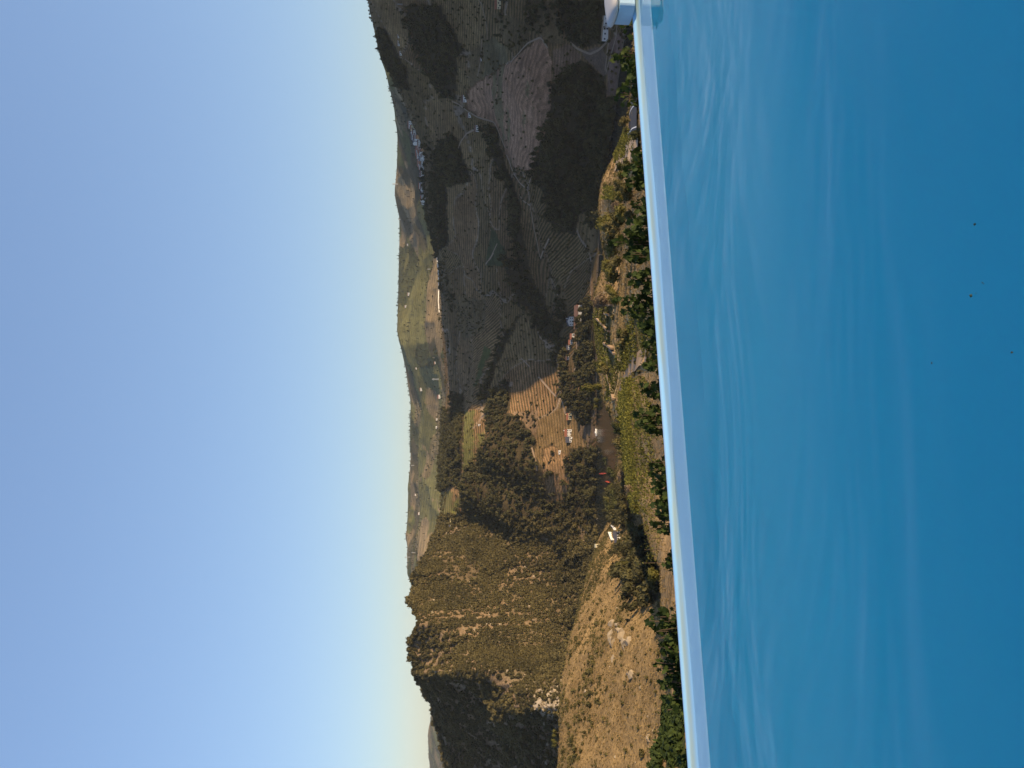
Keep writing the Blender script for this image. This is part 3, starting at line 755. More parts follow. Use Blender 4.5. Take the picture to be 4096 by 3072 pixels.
# ------------------------------------------------------------------ foliage
def rand_dir(rs):
    v = Vector((rs.gauss(0, 1), rs.gauss(0, 1), rs.gauss(0, 1))); return v.normalized()
def crown_mesh(name, mat, n=80, leaf=0.26, shape='round', seed=1, core=True, trunk=None, lumps=7):
    """crown of unit diameter standing on z = 0: leaf clumps spread over lumpy volume"""
    rs = random.Random(seed); mb = MB()
    cs = []
    for k in range(lumps):
        a = rs.uniform(0, 2 * math.pi); r = rs.uniform(0.05, 0.27)
        if shape == 'round': c = Vector((r * math.cos(a), r * math.sin(a), rs.uniform(0.28, 0.68))); rad = rs.uniform(0.18, 0.3)
        elif shape == 'tall': z = rs.uniform(0.2, 1.25); c = Vector((0.6 * r * math.cos(a), 0.6 * r * math.sin(a), z)); rad = 0.24 * (1.25 - z * 0.6)
        elif shape == 'flat': c = Vector((1.2 * r * math.cos(a), 1.2 * r * math.sin(a), rs.uniform(0.55, 0.8))); rad = rs.uniform(0.14, 0.22)
        else: c = Vector((1.1 * r * math.cos(a), 1.1 * r * math.sin(a), rs.uniform(0.12, 0.34))); rad = rs.uniform(0.16, 0.26)
        cs.append((c, rad))
    for c, rad in cs:
        if core:
            vs = [c + Vector(v) * rad * 0.72 for v in ((0, 0, -1), (.9, 0, -.2), (0, .9, -.2), (-.9, 0, -.2), (0, -.9, -.2), (.6, .6, .4), (-.6, .6, .4), (-.6, -.6, .4), (.6, -.6, .4), (0, 0, .95))]
            mb.add(vs, [(0, 2, 1), (0, 3, 2), (0, 4, 3), (0, 1, 4), (1, 2, 5), (2, 3, 6), (3, 4, 7), (4, 1, 8), (1, 5, 8), (2, 6, 5), (3, 7, 6), (4, 8, 7), (5, 6, 9), (6, 7, 9), (7, 8, 9), (8, 5, 9)])
    for i in range(n):
        c, rad = cs[i % len(cs)]
        d = rand_dir(rs); p = c + d * rad * rs.uniform(0.75, 1.08)
        nrm = (d + rand_dir(rs) * 0.8).normalized(); u = nrm.orthogonal().normalized(); u = (u * math.cos(i) + nrm.cross(u) * math.sin(i)); v = nrm.cross(u)
        s_ = leaf * rs.uniform(0.6, 1.2) * 0.5
        mb.add([p - u * s_ * 1.1, p - v * s_ * 0.7 + nrm * s_ * 0.2, p + u * s_ * 1.1, p + v * s_ * 0.7], [(0, 1, 2, 3)])
    mats = [mat]
    if trunk is not None:
        mb.bar((0, 0, -0.15), (0.03, 0.02, 0.45), 0.045, 0.02, 5, 1); mats.append(trunk)
    return mb.mesh(name, mats)
def tuft_mesh(name, mat, n=16, seed=3):
    rs = random.Random(seed); mb = MB()
    for i in range(n):
        a = rs.uniform(0, 2 * math.pi); r = rs.uniform(0, 0.4); b = Vector((r * math.cos(a), r * math.sin(a), -0.05))
        t = b + Vector((rs.gauss(0, 0.22), rs.gauss(0, 0.22), rs.uniform(0.5, 1.0))); s_ = rs.uniform(0.05, 0.1); q = Vector((math.cos(a + 1.3), math.sin(a + 1.3), 0)) * s_
        mb.add([b - q, b + q, t], [(0, 1, 2)])
    return mb.mesh(name, mat)
M_BARK = plain_mat("bark", (0.09, 0.065, 0.045), 0.9, 0.3, 6)
M_WOOD = leaf_mat("woodland_leaf", (0.012, 0.013, 0.007), (0.110, 0.100, 0.040), rand=0.5)
M_OAK = leaf_mat("scrub_oak_leaf", (0.030, 0.029, 0.013), (0.142, 0.116, 0.046))
M_SHRUB = leaf_mat("shrub_leaf", (0.045, 0.045, 0.016), (0.165, 0.135, 0.050))
M_FAR = leaf_mat("far_tree_leaf", (0.026, 0.028, 0.015), (0.070, 0.066, 0.030))
M_STRAW = leaf_mat("dry_grass_blade", (0.15, 0.105, 0.046), (0.36, 0.265, 0.125), trans=0.2)
M_BRIGHT = leaf_mat("bright_tree_leaf", (0.060, 0.062, 0.016), (0.165, 0.145, 0.036), rand=0.4)  # yellow green foliage, a brighter leaf colour than the dark trees
M_DARKT = leaf_mat("dark_tree_leaf", (0.028, 0.034, 0.012), (0.085, 0.085, 0.026), rand=0.4)
M_GREY = leaf_mat("bare_twig", (0.10, 0.075, 0.05), (0.22, 0.16, 0.10), rand=0.4)
M_GREENBANK = leaf_mat("bank_leaf", (0.016, 0.028, 0.008), (0.060, 0.085, 0.020))

def scatter_tree(nm):
    ng = bpy.data.node_groups.get("scatter_" + nm)
    ng = bpy.data.node_groups.new("scatter_" + nm, 'GeometryNodeTree')
    ng.interface.new_socket("Geometry", in_out='INPUT', socket_type='NodeSocketGeometry')
    ng.interface.new_socket("Geometry", in_out='OUTPUT', socket_type='NodeSocketGeometry')
    return ng
def scatter(name, pts, scl, rot, protos, label, cat):
    """one object: points carrying size and turn, each drawn as one of the prototypes"""
    me = bpy.data.meshes.new(name); me.vertices.add(len(pts)); me.vertices.foreach_set("co", np.asarray(pts, np.float32).ravel())
    a = me.attributes.new("size", 'FLOAT_VECTOR', 'POINT'); a.data.foreach_set("vector", np.asarray(scl, np.float32).ravel())
    r3 = np.zeros((len(pts), 3), np.float32); r3[:, 2] = rot
    a = me.attributes.new("turn", 'FLOAT_VECTOR', 'POINT'); a.data.foreach_set("vector", r3.ravel())
    a = me.attributes.new("pick", 'INT', 'POINT'); a.data.foreach_set("value", RNG.integers(0, len(protos), len(pts)).astype(np.int32))
    o = mesh_obj(name, me)
    ng = scatter_tree(name); N = ng.nodes; L = ng.links
    gi = N.new("NodeGroupInput"); go = N.new("NodeGroupOutput")
    gt = N.new("GeometryNodeGeometryToInstance")
    for pm in protos:
        po = bpy.data.objects.new(pm.name, pm)
        oi = N.new("GeometryNodeObjectInfo"); oi.inputs[0].default_value = po; oi.inputs[1].default_value = True
        L.new(oi.outputs['Geometry'], gt.inputs[0])
    ip = N.new("GeometryNodeInstanceOnPoints")
    def attr(nm, typ):
        n = N.new("GeometryNodeInputNamedAttribute"); n.data_type = typ; n.inputs[0].default_value = nm; return n.outputs[0]
    L.new(gi.outputs[0], ip.inputs['Points']); L.new(gt.outputs[0], ip.inputs['Instance'])
    ip.inputs['Pick Instance'].default_value = True
    L.new(attr("pick", 'INT'), ip.inputs['Instance Index']); L.new(attr("turn", 'FLOAT_VECTOR'), ip.inputs['Rotation']); L.new(attr("size", 'FLOAT_VECTOR'), ip.inputs['Scale'])
    L.new(ip.outputs[0], go.inputs[0])
    md = o.modifiers.new("scatter", 'NODES'); md.node_group = ng
    tag(o, label, cat, kind="stuff")
    return o
def sample(density, mask):
    P = np.stack([TX, TY, TZ], -1)
    e1 = P[:-1, 1:] - P[:-1, :-1]; e2 = P[1:, :-1] - P[:-1, :-1]
    area_ = np.linalg.norm(np.cross(e1, e2), axis=-1)
    view = (np.abs(TA) < 0.62)[None, :-1]
    lam = area_ * density[:-1, :-1] * mask[:-1, :-1] * view
    n = RNG.poisson(np.minimum(lam, 50))
    i, j = np.nonzero(n); k = n[i, j]
    i = np.repeat(i, k); j = np.repeat(j, k)
    u = RNG.random(len(i))[:, None]; v = RNG.random(len(i))[:, None]
    p = P[i, j] * (1 - u) * (1 - v) + P[i, j + 1] * u * (1 - v) + P[i + 1, j + 1] * u * v + P[i + 1, j] * (1 - u) * v
    return p
def sized(p, lo, hi, zs=(0.85, 1.25)):
    n = len(p); s_ = RNG.uniform(lo, hi, n); f = RNG.uniform(zs[0], zs[1], n)
    return np.stack([s_, s_ * RNG.uniform(.85, 1.15, n), s_ * f], -1), RNG.uniform(0, 6.28, n)
woodp = [crown_mesh("wood_crown", M_WOOD, 90, 0.25, sh_, k, trunk=M_BARK) for k, sh_ in enumerate(['round', 'round', 'round', 'tall'])]
oakp = [crown_mesh("oak_crown", M_OAK, 84, 0.25, sh_, 20 + k) for k, sh_ in enumerate(['round', 'bush', 'round', 'bush'])]
shrp = [crown_mesh("shrub_crown", M_SHRUB, 70, 0.26, 'bush', 40 + k) for k in range(3)]
farp = [crown_mesh("far_crown", M_FAR, 44, 0.32, sh_, 60 + k) for k, sh_ in enumerate(['round', 'bush', 'tall'])]
tufp = [tuft_mesh("grass_tuft", M_STRAW, 16, 80 + k) for k in range(3)]
bankp = [crown_mesh("bank_crown", M_GREENBANK, 60, 0.24, 'bush', 90 + k, lumps=5) for k in range(3)]
nH = zoneH & ~zoneL
p = sample(TREE, nH); s_, r_ = sized(p, 5.0, 9.0, (0.9, 1.35)); scatter("valley_woodland", p, s_, r_, woodp, "dark woodland covering the shaded and sunlit slopes above the river", "woodland"); print("wood", len(p))
p = sample(BUSH, nH); s_, r_ = sized(p, 2.2, 4.6); scatter("hillside_shrubs", p, s_, r_, oakp, "dark shrubs and small trees scattered between the terraced vineyards", "shrubs"); print("hbush", len(p))
clump = np.clip(fbm(TX / 24, TY / 24, 77, 4, 0.6) * 1.6 + 1.0, 0.25, 2.4)
p = sample((TREE * 0.9 + BUSH * 1.25) * clump, zoneL); s_, r_ = sized(p, 1.0, 1.0, (0.75, 1.25)); s_ = s_ * np.clip(RNG.lognormal(1.42, 0.42, len(p)), 1.6, 9.5)[:, None]; scatter("mountain_scrub", p, s_, r_, oakp, "evergreen scrub and low oaks covering the rocky mountain", "scrub"); print("mount", len(p))
p = sample(BUSH, zoneF); s_, r_ = sized(p, 4.0, 8.0); scatter("far_hill_trees", p, s_, r_, farp, "distant trees and hedges dotted over the far hills", "trees"); print("far", len(p))
p = sample(BUSH * 2.2, (zoneS | zoneN) & (KIND != 3) & (TD > 40)); s_, r_ = sized(p, 1.0, 1.0); s_ = s_ * np.clip(RNG.lognormal(0.12, 0.5, len(p)), 0.4, 3.6)[:, None] * np.clip(p[:, 1] / 250, 0.35, 1)[:, None]; scatter("slope_shrubs", p, s_, r_, shrp, "olive shrubs growing over the dry near slopes", "shrubs"); print("shrub", len(p))
p = sample(TREE, zoneS); s_, r_ = sized(p, 4, 8, (0.9, 1.3)); scatter("gully_thicket", p, s_, r_, woodp, "dark thicket filling the shaded gully below the pool", "thicket"); print("gully", len(p))
p = sample(TUFT * np.clip(500 / TD, 1, 6), (zoneS | zoneN) & (KIND != 3) & (TD > 22)); s_, r_ = sized(p, 0.7, 1.5, (0.5, 0.9)); k_ = np.clip(p[:, 1] / 320, 0.22, 1)[:, None]; s_ = s_ * k_; scatter("dry_grass", p, s_, r_, tufp, "straw coloured dry grass on the sunlit near slopes", "grass"); print("tuft", len(p))
p = sample(np.where(zoneN & (TD > 13) & (TD < 34) & (tac < ray(70, 680)[0]), 7.0, 0.0), zoneN); s_, r_ = sized(p, 0.25, 0.6); scatter("bank_ground_cover", p, s_, r_, bankp, "dark green ground cover on the bank just below the pool", "ground cover"); print("bank", len(p))

# ------------------------------------------------------------------ grapevines just beyond the pool edge
M_VLEAF = leaf_mat("grape_leaf", (0.012, 0.026, 0.008), (0.060, 0.085, 0.018), rand=0.8, trans=0.3)
def grape_leaf():
    mb = MB()
    out = [(0, -0.12), (-0.16, -0.42), (-0.36, -0.30), (-0.40, -0.02), (-0.52, 0.12), (-0.30, 0.30), (-0.22, 0.24), (0, 0.62),
           (0.22, 0.24), (0.30, 0.30), (0.52, 0.12), (0.40, -0.02), (0.36, -0.30), (0.16, -0.42)]
    vs = [(x, y, 0.16 * abs(x) + 0.10 * math.sin(4 * x + 3 * y) - 0.12 * y * y) for x, y in out] + [(0, 0.05, -0.03)]
    c = len(out)
    mb.add(vs, [(c, i, (i + 1) % c) for i in range(c)])
    return mb.mesh("leaf", M_VLEAF, True)
LEAF = grape_leaf()
def grapevine(X, Ytop, wpx, hpx, n, label, d=17.0, seed=0, group="grapevines behind the pool edge"):
    rs = random.Random(seed + int(X * 10))
    top = at(X, Ytop, d); px = d / F
    g = ground_z(top.x, d) if d > 10 else -4.5
    root = empty("grapevine", (top.x, d, g)); tag(root, label, "grapevine", group)
    mb = MB(); H = top.z - g; W = wpx * px * 0.5
    tips = []
    for k in range(5):
        bx = (k - 2) / 2 * W * 0.55; tx = bx + rs.uniform(-.3, .3) * W
        pts = [(bx * 0.2, 0, -0.1), (bx * 0.7, rs.uniform(-.1, .1), H * 0.5), (tx, rs.uniform(-.15, .15), H * rs.uniform(0.82, 0.97))]
        for a, b in zip(pts[:-1], pts[1:]): mb.bar(a, b, 0.014, 0.008, 4)
        tips.append(pts)
    mesh_obj("cane", mb.mesh("cane", M_BARK), root)
    hh = hpx * px
    for i in range(int(n * 1.7)):
        u = rs.uniform(-1, 1); prof = math.sqrt(max(0.0, 1 - abs(u) ** 1.6)) * (0.72 + 0.28 * math.sin(u * 7 + seed))
        x = u * W; z = H - hh * (1 - prof) * 0.85 - rs.random() ** 1.3 * hh * 0.95
        y = rs.gauss(0, 0.16)
        o = mesh_obj("leaf", LEAF, root); sz = rs.uniform(0.10, 0.19)
        o.scale = (sz, sz, sz); o.location = (x, y, z)
        o.rotation_euler = (rs.uniform(0.5, 2.0), rs.gauss(0, 0.5), rs.uniform(-1.2, 1.2))
    return root
VINES = [ # picture x, top y, width, height (px), leaves, what sets it apart
    (746, 620, 16, 18, 14, "small bright leafed vine under the white pool coping"),
    (714, 613, 18, 26, 30, "grapevine shoot standing over the river, second nearest the white coping"),
    (701, 622, 16, 18, 26, "low dark grapevine just left of the tall shoot near the coping"),
    (687, 624, 16, 18, 26, "grapevine with fresh leaf tips against the dark river"),
    (673, 613, 14, 30, 24, "thin grapevine shoot leaning out over the river bend"),
    (612, 630, 18, 20, 26, "dark grapevine below the grey track on the sunlit slope"),
    (594, 620, 30, 32, 60, "broad dark grapevine below the leaf covered slope, right of the tan field"),
    (562, 630, 18, 22, 34, "small dark grapevine in front of the tan grass bank"),
    (545, 626, 14, 26, 28, "upright dark grapevine beside the tan grass bank"),
    (529, 612, 24, 40, 70, "tall dark grapevine with leaves spread wide below the grove"),
    (512, 624, 14, 24, 26, "narrow grapevine right of the round pine"),
    (489, 623, 20, 34, 50, "dark grapevine in front of the dry grass slope"),
    (464, 611, 30, 50, 95, "largest dark grapevine, standing high before the dry grass"),
    (441, 636, 20, 22, 36, "grapevine in front of the bending vine terraces"),
    (424, 642, 26, 20, 44, "long low grapevine along the pool edge before the terraces"),
    (404, 638, 16, 24, 30, "grapevine beside the curving dirt track"),
    (377, 640, 20, 26, 40, "dark grapevine right of the leafy clump at the row ends"),
    (348, 629, 30, 34, 75, "wide dark grapevine in front of the green rows"),
    (299, 646, 22, 22, 36, "dark grapevine under the long green vine rows"),
    (283, 650, 20, 16, 26, "low grapevine left of the green rows' middle"),
    (262, 654, 22, 16, 28, "low grapevine by the pool edge where the rows bend"),
    (245, 650, 22, 22, 34, "dark clump of grapevine at the left end of the green rows"),
    (205, 663, 24, 14, 26, "low grapevine in front of the pale path"),
]
for i, (X, Y, wp, hp, n, lb) in enumerate(VINES):
    grapevine(X, Y, wp, hp, n, lb, d=16.0 + (i * 37 % 5) * 0.5, seed=i)
big = ["leafy grapevine at the right end of the large leafed hedge", "second large leafed grapevine from the hedge's right end", "large leafed grapevine in the middle of the hedge by the pool",
       "large leafed grapevine left of the hedge's middle", "grapevine near the left end of the large leafed hedge", "last grapevine at the hedge's left end beside the green bank"]
for i, X in enumerate((146, 130, 114, 98, 82, 66)):
    grapevine(X, 648 + (i % 3) * 3 + i * 2.2, 22, 40, 62, big[i], d=15.0, seed=60 + i, group="grapevines in the hedge at the left of the pool")

# ------------------------------------------------------------------ vine rows on the near slope
M_ROW = leaf_mat("vine_row_leaf", (0.022, 0.030, 0.008), (0.190, 0.180, 0.036), rand=0.15, trans=0.3)
def pip(poly, x, y):
    r = False; j = len(poly) - 1
    for i in range(len(poly)):
        xi, yi = poly[i]; xj, yj = poly[j]
        if (yi > y) != (yj > y) and x < (xj - xi) * (y - yi) / (yj - yi + 1e-12) + xi: r = not r
        j = i
    return r
def vine_row(pts, label, group, wide=0.55, tall=1.5, step=0.55, per=9, seed=0):
    """pts: ground points along the row"""
    rs = random.Random(seed); mb = MB(); o0 = Vector(pts[0]); dacc = 0
    posts = MB(); k = 0
    for a, b in zip(pts[:-1], pts[1:]):
        a = Vector(a); b = Vector(b); L = (b - a).length; t = 0.0
        while t < L:
            p = a.lerp(b, t / L) - o0
            hgt = tall * rs.uniform(0.75, 1.2); sc = max(1.0, a.y / 260); fs_ = min(max(a.y / 170, 0.42), 2.2)
            for i in range(per):
                q = p + Vector((rs.gauss(0, wide * 0.5), rs.gauss(0, wide * 0.5), hgt * rs.uniform(0.22, 1.0)))
                nrm = rand_dir(rs); u = nrm.orthogonal().normalized(); v = nrm.cross(u); s_ = rs.uniform(0.12, 0.30) * fs_
                mb.add([q - u * s_, q - v * s_ * .7, q + u * s_, q + v * s_ * .7], [(0, 1, 2, 3)])
            if k % 5 == 0: posts.bar(p + Vector((0, 0, -.1)), p + Vector((0, 0, tall * 0.95)), 0.045, 0.03, 4)
            k += 1; t += step * sc
    root = empty("vine_row", o0); tag(root, label, "vine row", group)
    mesh_obj("foliage", mb.mesh("foliage", M_ROW), root); tag(mesh_obj("trellis", posts.mesh("trellis", M_BARK), root), kind="stuff")
    return root
def runs(poly, line, n, dmax=900):
    """ground points of a world line that show inside a picture polygon"""
    out = []; cur = []
    for i in range(n + 1):
        x, y = line(i / n)
        if y < 18: continue
        z = ground_z(x, y); X, Y = project(x, y, z)
        if pip(poly, X, Y): cur.append((x, y, z))
        else:
            if len(cur) > 3: out.append(cur)
            cur = []
    if len(cur) > 3: out.append(cur)
    return out
_ones = "first second third fourth fifth sixth seventh eighth ninth tenth eleventh twelfth thirteenth fourteenth fifteenth sixteenth seventeenth eighteenth nineteenth".split()
_tens = {2: ("twentieth", "twenty"), 3: ("thirtieth", "thirty"), 4: ("fortieth", "forty"), 5: ("fiftieth", "fifty"), 6: ("sixtieth", "sixty")}
ORD = _ones + [(_tens[k // 10][0] if k % 10 == 0 else _tens[k // 10][1] + "-" + _ones[k % 10 - 1]) for k in range(20, 70)]
# 1: rows running up the slope, left and centre
poly1 = zpts("H 1150 20 1130 140 1070 200 1040 440 1085 560 1090 800 1130 950 1190 1200 1260 1500 1300 1659 J 1290 0 1420 260 1480 500 1500 800 1530 1150 1700 1150 H 1600 1659 1500 500 1480 250 1400 20")
dirn = Vector((0.34, 1.0)).normalized(); nor = Vector((dirn.y, -dirn.x))
cnt = 0; rows1 = []
for i in range(-26, 14):
    c0 = Vector((-16, 70)) + nor * (i * 3.3 if i <= -8 else -26.4 + (i + 8) * 6.4)
    rr = runs(poly1, lambda t: tuple(c0 + dirn * (-60 + 330 * t)), 110)
    if rr:
        r = max(rr, key=len); rows1.append(r)
for i, r in enumerate(rows1):
    vine_row(r, "%s green vine row from the left on the long slope" % ORD[i], "vine rows on the long slope below the pool", seed=i, step=0.5, per=12, wide=0.38, tall=1.9)
# 2-4: terraces that follow the contour
def contour_rows(poly, STEP, k0, k1, shift):
    """one row of vines along every terrace tread that shows inside the picture polygon"""
    xs_ = [p[0] for p in poly]; t0, t1 = ray(min(xs_), 620)[0], ray(max(xs_), 620)[0]
    cols = [c for c in range(NC) if t0 <= TA[c] <= t1][::2]; r0 = int(np.searchsorted(SEG, s_idx0)); r1 = int(np.searchsorted(SEG, s_idx1))
    out = []
    for k in range(k0, k1):
        for sh_ in shift:
            z0 = (k + sh_) * STEP; cur = []; best = []
            for c in cols:
                zc = TZS[r0:r1, c]; cr = np.nonzero((zc[:-1] >= z0) & (zc[1:] < z0))[0]
                ok = False
                if len(cr):
                    q = cr[-1]; f = (zc[q] - z0) / (zc[q] - zc[q + 1]); d = TD[r0 + q, c] + (TD[r0 + q + 1, c] - TD[r0 + q, c]) * f
                    x = TA[c] * d; z = ground_z(x, d); X, Y = project(x, d, z)
                    if pip(poly, X, Y) and (not cur or abs(d - cur[-1][1]) < 14): cur.append((x, d, z)); ok = True
                if not ok:
                    if len(cur) > len(best): best = cur
                    cur = []
            if len(cur) > len(best): best = cur
            if len(best) > 3: out.append(best)
    out.sort(key=lambda r: sum(p[1] for p in r) / len(r))
    return out
s_idx0 = S_IDX['N0c'] + .5; s_idx1 = S_IDX['Nc'] + .05
rows2 = contour_rows(POLY2, 2.8, -60, -8, (0.15, 0.42)); rows3 = contour_rows(POLY3, 4.4, -30, -4, (0.12, 0.36)); rows4 = contour_rows(POLY4, 3.2, -60, -12, (0.25,))
rows2 = rows2[:60]; rows3 = rows3[:60]; rows4 = rows4[:60]
for i, r in enumerate(rows2):
    vine_row(r, "%s vine row on the right spur's terraces, counted from nearest" % ORD[i], "vine terraces on the right spur", seed=100 + i, wide=0.6, tall=1.6, step=0.7, per=9)
for i, r in enumerate(rows3):
    vine_row(r, "%s bending vine row above the dirt track, counted from the pool" % ORD[i], "bending vine terraces above the dirt track", seed=150 + i, wide=0.45, tall=1.4, step=0.45, per=12)
for i, r in enumerate(rows4):
    vine_row(r, "%s vine row of the crest plots, counted from nearest" % ORD[i], "vine rows on the spur crest", seed=200 + i, wide=0.7, tall=1.7, step=0.8, per=8)
# 5: orchard like vineyard below the grove
poly5 = zpts("D 1150 680 1270 640 1290 800 1240 960 1160 1010 1120 950 1130 800")
rows5 = []
for i in range(14):
    a0 = ray(520, 610)[0] + (ray(580, 610)[0] - ray(520, 610)[0]) * i / 13
    rr = runs(poly5, lambda t: (a0 * (250 + 380 * t), 250 + 380 * t), 60)
    if rr: rows5.append(max(rr, key=len))
for i, r in enumerate(rows5):
    vine_row(r, "%s vine row from the left beside the pale round trees" % ORD[i], "vine rows by the pale round tree", seed=250 + i, wide=1.0, tall=1.8, step=0.9, per=8)
print("rows", len(rows1), len(rows2), len(rows3), len(rows4), len(rows5))

# ------------------------------------------------------------------ single trees on the near slopes
def trunk_mesh(name, seed, h=0.5):
    rs = random.Random(seed); mb = MB(); p = Vector((0, 0, -0.12)); r = 0.05
    for k in range(3):
        q = p + Vector((rs.gauss(0, 0.03), rs.gauss(0, 0.03), (h + 0.12) / 3)); mb.bar(p, q, r, r * 0.8, 6); p = q; r *= 0.8
    for k in range(5):
        a = k * 1.257 + rs.random(); b = p + Vector((0.2 * math.cos(a), 0.2 * math.sin(a), rs.uniform(0.05, 0.25))); mb.bar(p - Vector((0, 0, 0.06 * k)), b, r * 0.7, r * 0.3, 4)
    return mb.mesh(name, M_BARK)
TREEP = {}
for kk, (mt, shp) in {'bright': (M_BRIGHT, 'round'), 'dark': (M_DARKT, 'round'), 'olive': (M_SHRUB, 'round'), 'bare': (M_GREY, 'round'), 'tall': (M_BRIGHT, 'tall'), 'flat': (M_BRIGHT, 'flat')}.items():
    TREEP[kk] = [(crown_mesh("crown", mt, 420, 0.115, shp, 300 + 11 * j, lumps=11), trunk_mesh("trunk", 310 + j, 0.35 if shp != 'flat' else 0.6)) for j in range(2)]
def tree(zr, cx, cy, dz, kind, label, group=None, near=None, tall=1.0):
    X, Y = zp(zr, cx, cy); px = dz / 11.06
    h = hit(X, min(Y + px * 0.55 * tall, Y + 9))
    if h is None: return
    if h.y > 700 and zr in 'DFHJ' : h = hit(X, Y + px * 0.9) or h
    cm, tm = TREEP[kind][int(cx + cy) % 2]
    D = px * h.y / F * 1.3
    root = empty("tree", h, (cx * 7 + cy) % 6.28); tag(root, label, "tree", group)
    a = mesh_obj("crown", cm, root); b = mesh_obj("trunk", tm, root)
    for o in (a, b): o.scale = (D, D, D * tall)
    return root
GRP = {
 'spur': ("on the right spur's terraces", "trees of the right spur"),
 'grove': ("in the sunlit grove", "trees of the grove on the spur"),
 'river': ("on the bank by the railway", "trees on the near river bank"),
 'gully': ("in the shaded gully", "trees in the gully"),
}
LOOK = {'olive': "olive brown", 'dark': "dark green", 'bright': "yellow green", 'bare': "bare grey brown"}
TLIST = [('B', 1375, 1340, 110, 'olive', 'spur'), ('B', 1400, 1440, 70, 'olive', 'spur'), ('D', 1500, 120, 100, 'dark', 'spur'), ('D', 1330, 460, 100, 'dark', 'spur'), ('D', 1400, 440, 120, 'dark', 'spur'),
          ('D', 1480, 420, 90, 'dark', 'spur'), ('D', 1340, 560, 90, 'bright', 'spur'), ('D', 1320, 670, 130, 'olive', 'spur'), ('D', 1400, 730, 160, 'olive', 'spur'), ('D', 1330, 800, 120, 'bright', 'spur'),
          ('D', 1420, 790, 120, 'olive', 'spur'), ('D', 1290, 900, 110, 'bare', 'spur'),
          ('D', 1350, 980, 170, 'bright', 'grove'), ('D', 1430, 1000, 110, 'olive', 'grove'), ('D', 1180, 1080, 190, 'bright', 'grove'), ('D', 1230, 1150, 180, 'olive', 'grove'), ('D', 1300, 1060, 150, 'olive', 'grove'),
          ('D', 1250, 1290, 170, 'dark', 'grove'), ('D', 1330, 1270, 140, 'olive', 'grove'), ('D', 1240, 1400, 130, 'bright', 'grove'), ('D', 1300, 1510, 120, 'olive', 'grove'), ('D', 1180, 1560, 120, 'bright', 'grove'),
          ('F', 1190, 170, 130, 'bright', 'grove'), ('F', 1260, 150, 130, 'olive', 'grove'), ('F', 1260, 500, 120, 'bright', 'grove'), ('F', 1270, 560, 110, 'dark', 'grove'), ('F', 1220, 440, 100, 'bright', 'grove'),
          ('H', 880, 950, 90, 'dark', 'river'), ('H', 910, 1070, 100, 'dark', 'river'), ('H', 950, 1110, 80, 'dark', 'river'), ('H', 930, 1260, 90, 'bright', 'river'), ('H', 910, 1310, 110, 'olive', 'river'),
          ('H', 890, 1400, 110, 'bright', 'river'), ('H', 1000, 1320, 130, 'dark', 'river'), ('H', 1020, 1390, 120, 'dark', 'river'), ('H', 960, 1500, 130, 'dark', 'river'), ('H', 1100, 1480, 130, 'olive', 'river'),
          ('H', 1090, 880, 110, 'olive', 'gully'), ('H', 1100, 1000, 100, 'olive', 'gully'), ('H', 1080, 1130, 130, 'bare', 'gully'), ('H', 1110, 1240, 150, 'olive', 'gully'), ('H', 1170, 1280, 120, 'bare', 'gully'),
          ('H', 1220, 1500, 90, 'bright', 'gully'), ('J', 1090, 210, 120, 'olive', 'gully'), ('J', 1230, 100, 90, 'bright', 'gully'), ('J', 1240, 1030, 70, 'olive', 'gully'), ('J', 1340, 1020, 100, 'olive', 'gully'),
          ('J', 1180, 300, 120, 'dark', 'gully'), ('J', 1260, 380, 120, 'dark', 'gully'), ('J', 1240, 560, 120, 'dark', 'gully'), ('J', 1300, 700, 110, 'dark', 'gully')]
for gk in GRP:
    tl = sorted([z for z in TLIST if z[5] == gk], key=lambda z: zp(z[0], z[1], z[2])[0])
    for i, z in enumerate(tl):
        tree(*z[:5], "%s tree, %s from the left %s" % (LOOK[z[4]], ORD[i], GRP[gk][0]), GRP[gk][1])
tree('F', 1240, 280, 200, 'bright', "large round topped pale tree above the dry grass slope", tall=0.9)
tree('F', 1130, 560, 150, 'bare', "brown leaved tree on the crest beside the stone terraces")
tree('F', 1080, 590, 120, 'bare', "smaller brown leaved tree on the crest's edge above the river")
tree('F', 1340, 930, 120, 'dark', "dark tree at the left of the dry grass slope")
tree('F', 1385, 915, 100, 'olive', "low olive tree between the dry grass and the vine terraces")
tree('F', 1350, 1040, 130, 'olive', "bushy olive tree below the crest vine plots")
tree('F', 1360, 1100, 100, 'dark', "dark bush above the shaded end of the vine terraces")
tree('F', 1130, 1300, 120, 'bright', "bright tree at the head of the crest path")
tree('F', 1170, 1335, 100, 'olive', "olive tree beside the crest path")
tree('F', 1090, 1270, 90, 'dark', "dark shrubby tree on the crest above the farm lane")
tree('H', 795, 140, 130, 'tall', "tall yellow green tree on the crest above the river", tall=1.3)
tree('H', 770, 285, 60, 'bright', "small bright bush on the crest left of the tall tree")
tree('H', 765, 345, 60, 'bright', "small bright bush above the white boat")
tree('H', 1030, 590, 130, 'dark', "dark tree with a sunlit top at the edge of the green rows")
tree('H', 1045, 760, 125, 'olive', "rounded brown green tree above the bend in the asphalt road")
tree('J', 1140, 715, 130, 'tall', "lone bright green tree in the shaded gully")
tree('J', 1425, 825, 150, 'bright', "broad bright green tree at the edge of the shaded gully")
for q, (zx, zy, dz, lb) in enumerate([(1730, 1270, 75, "right one of the three small trees on the dry spur's crest"), (1730, 1380, 80, "middle one of the three small trees on the dry spur's crest"), (1720, 1585, 66, "left one of the three small trees on the dry spur's crest")]):
    tree('K', zx, zy, dz, 'flat', lb)

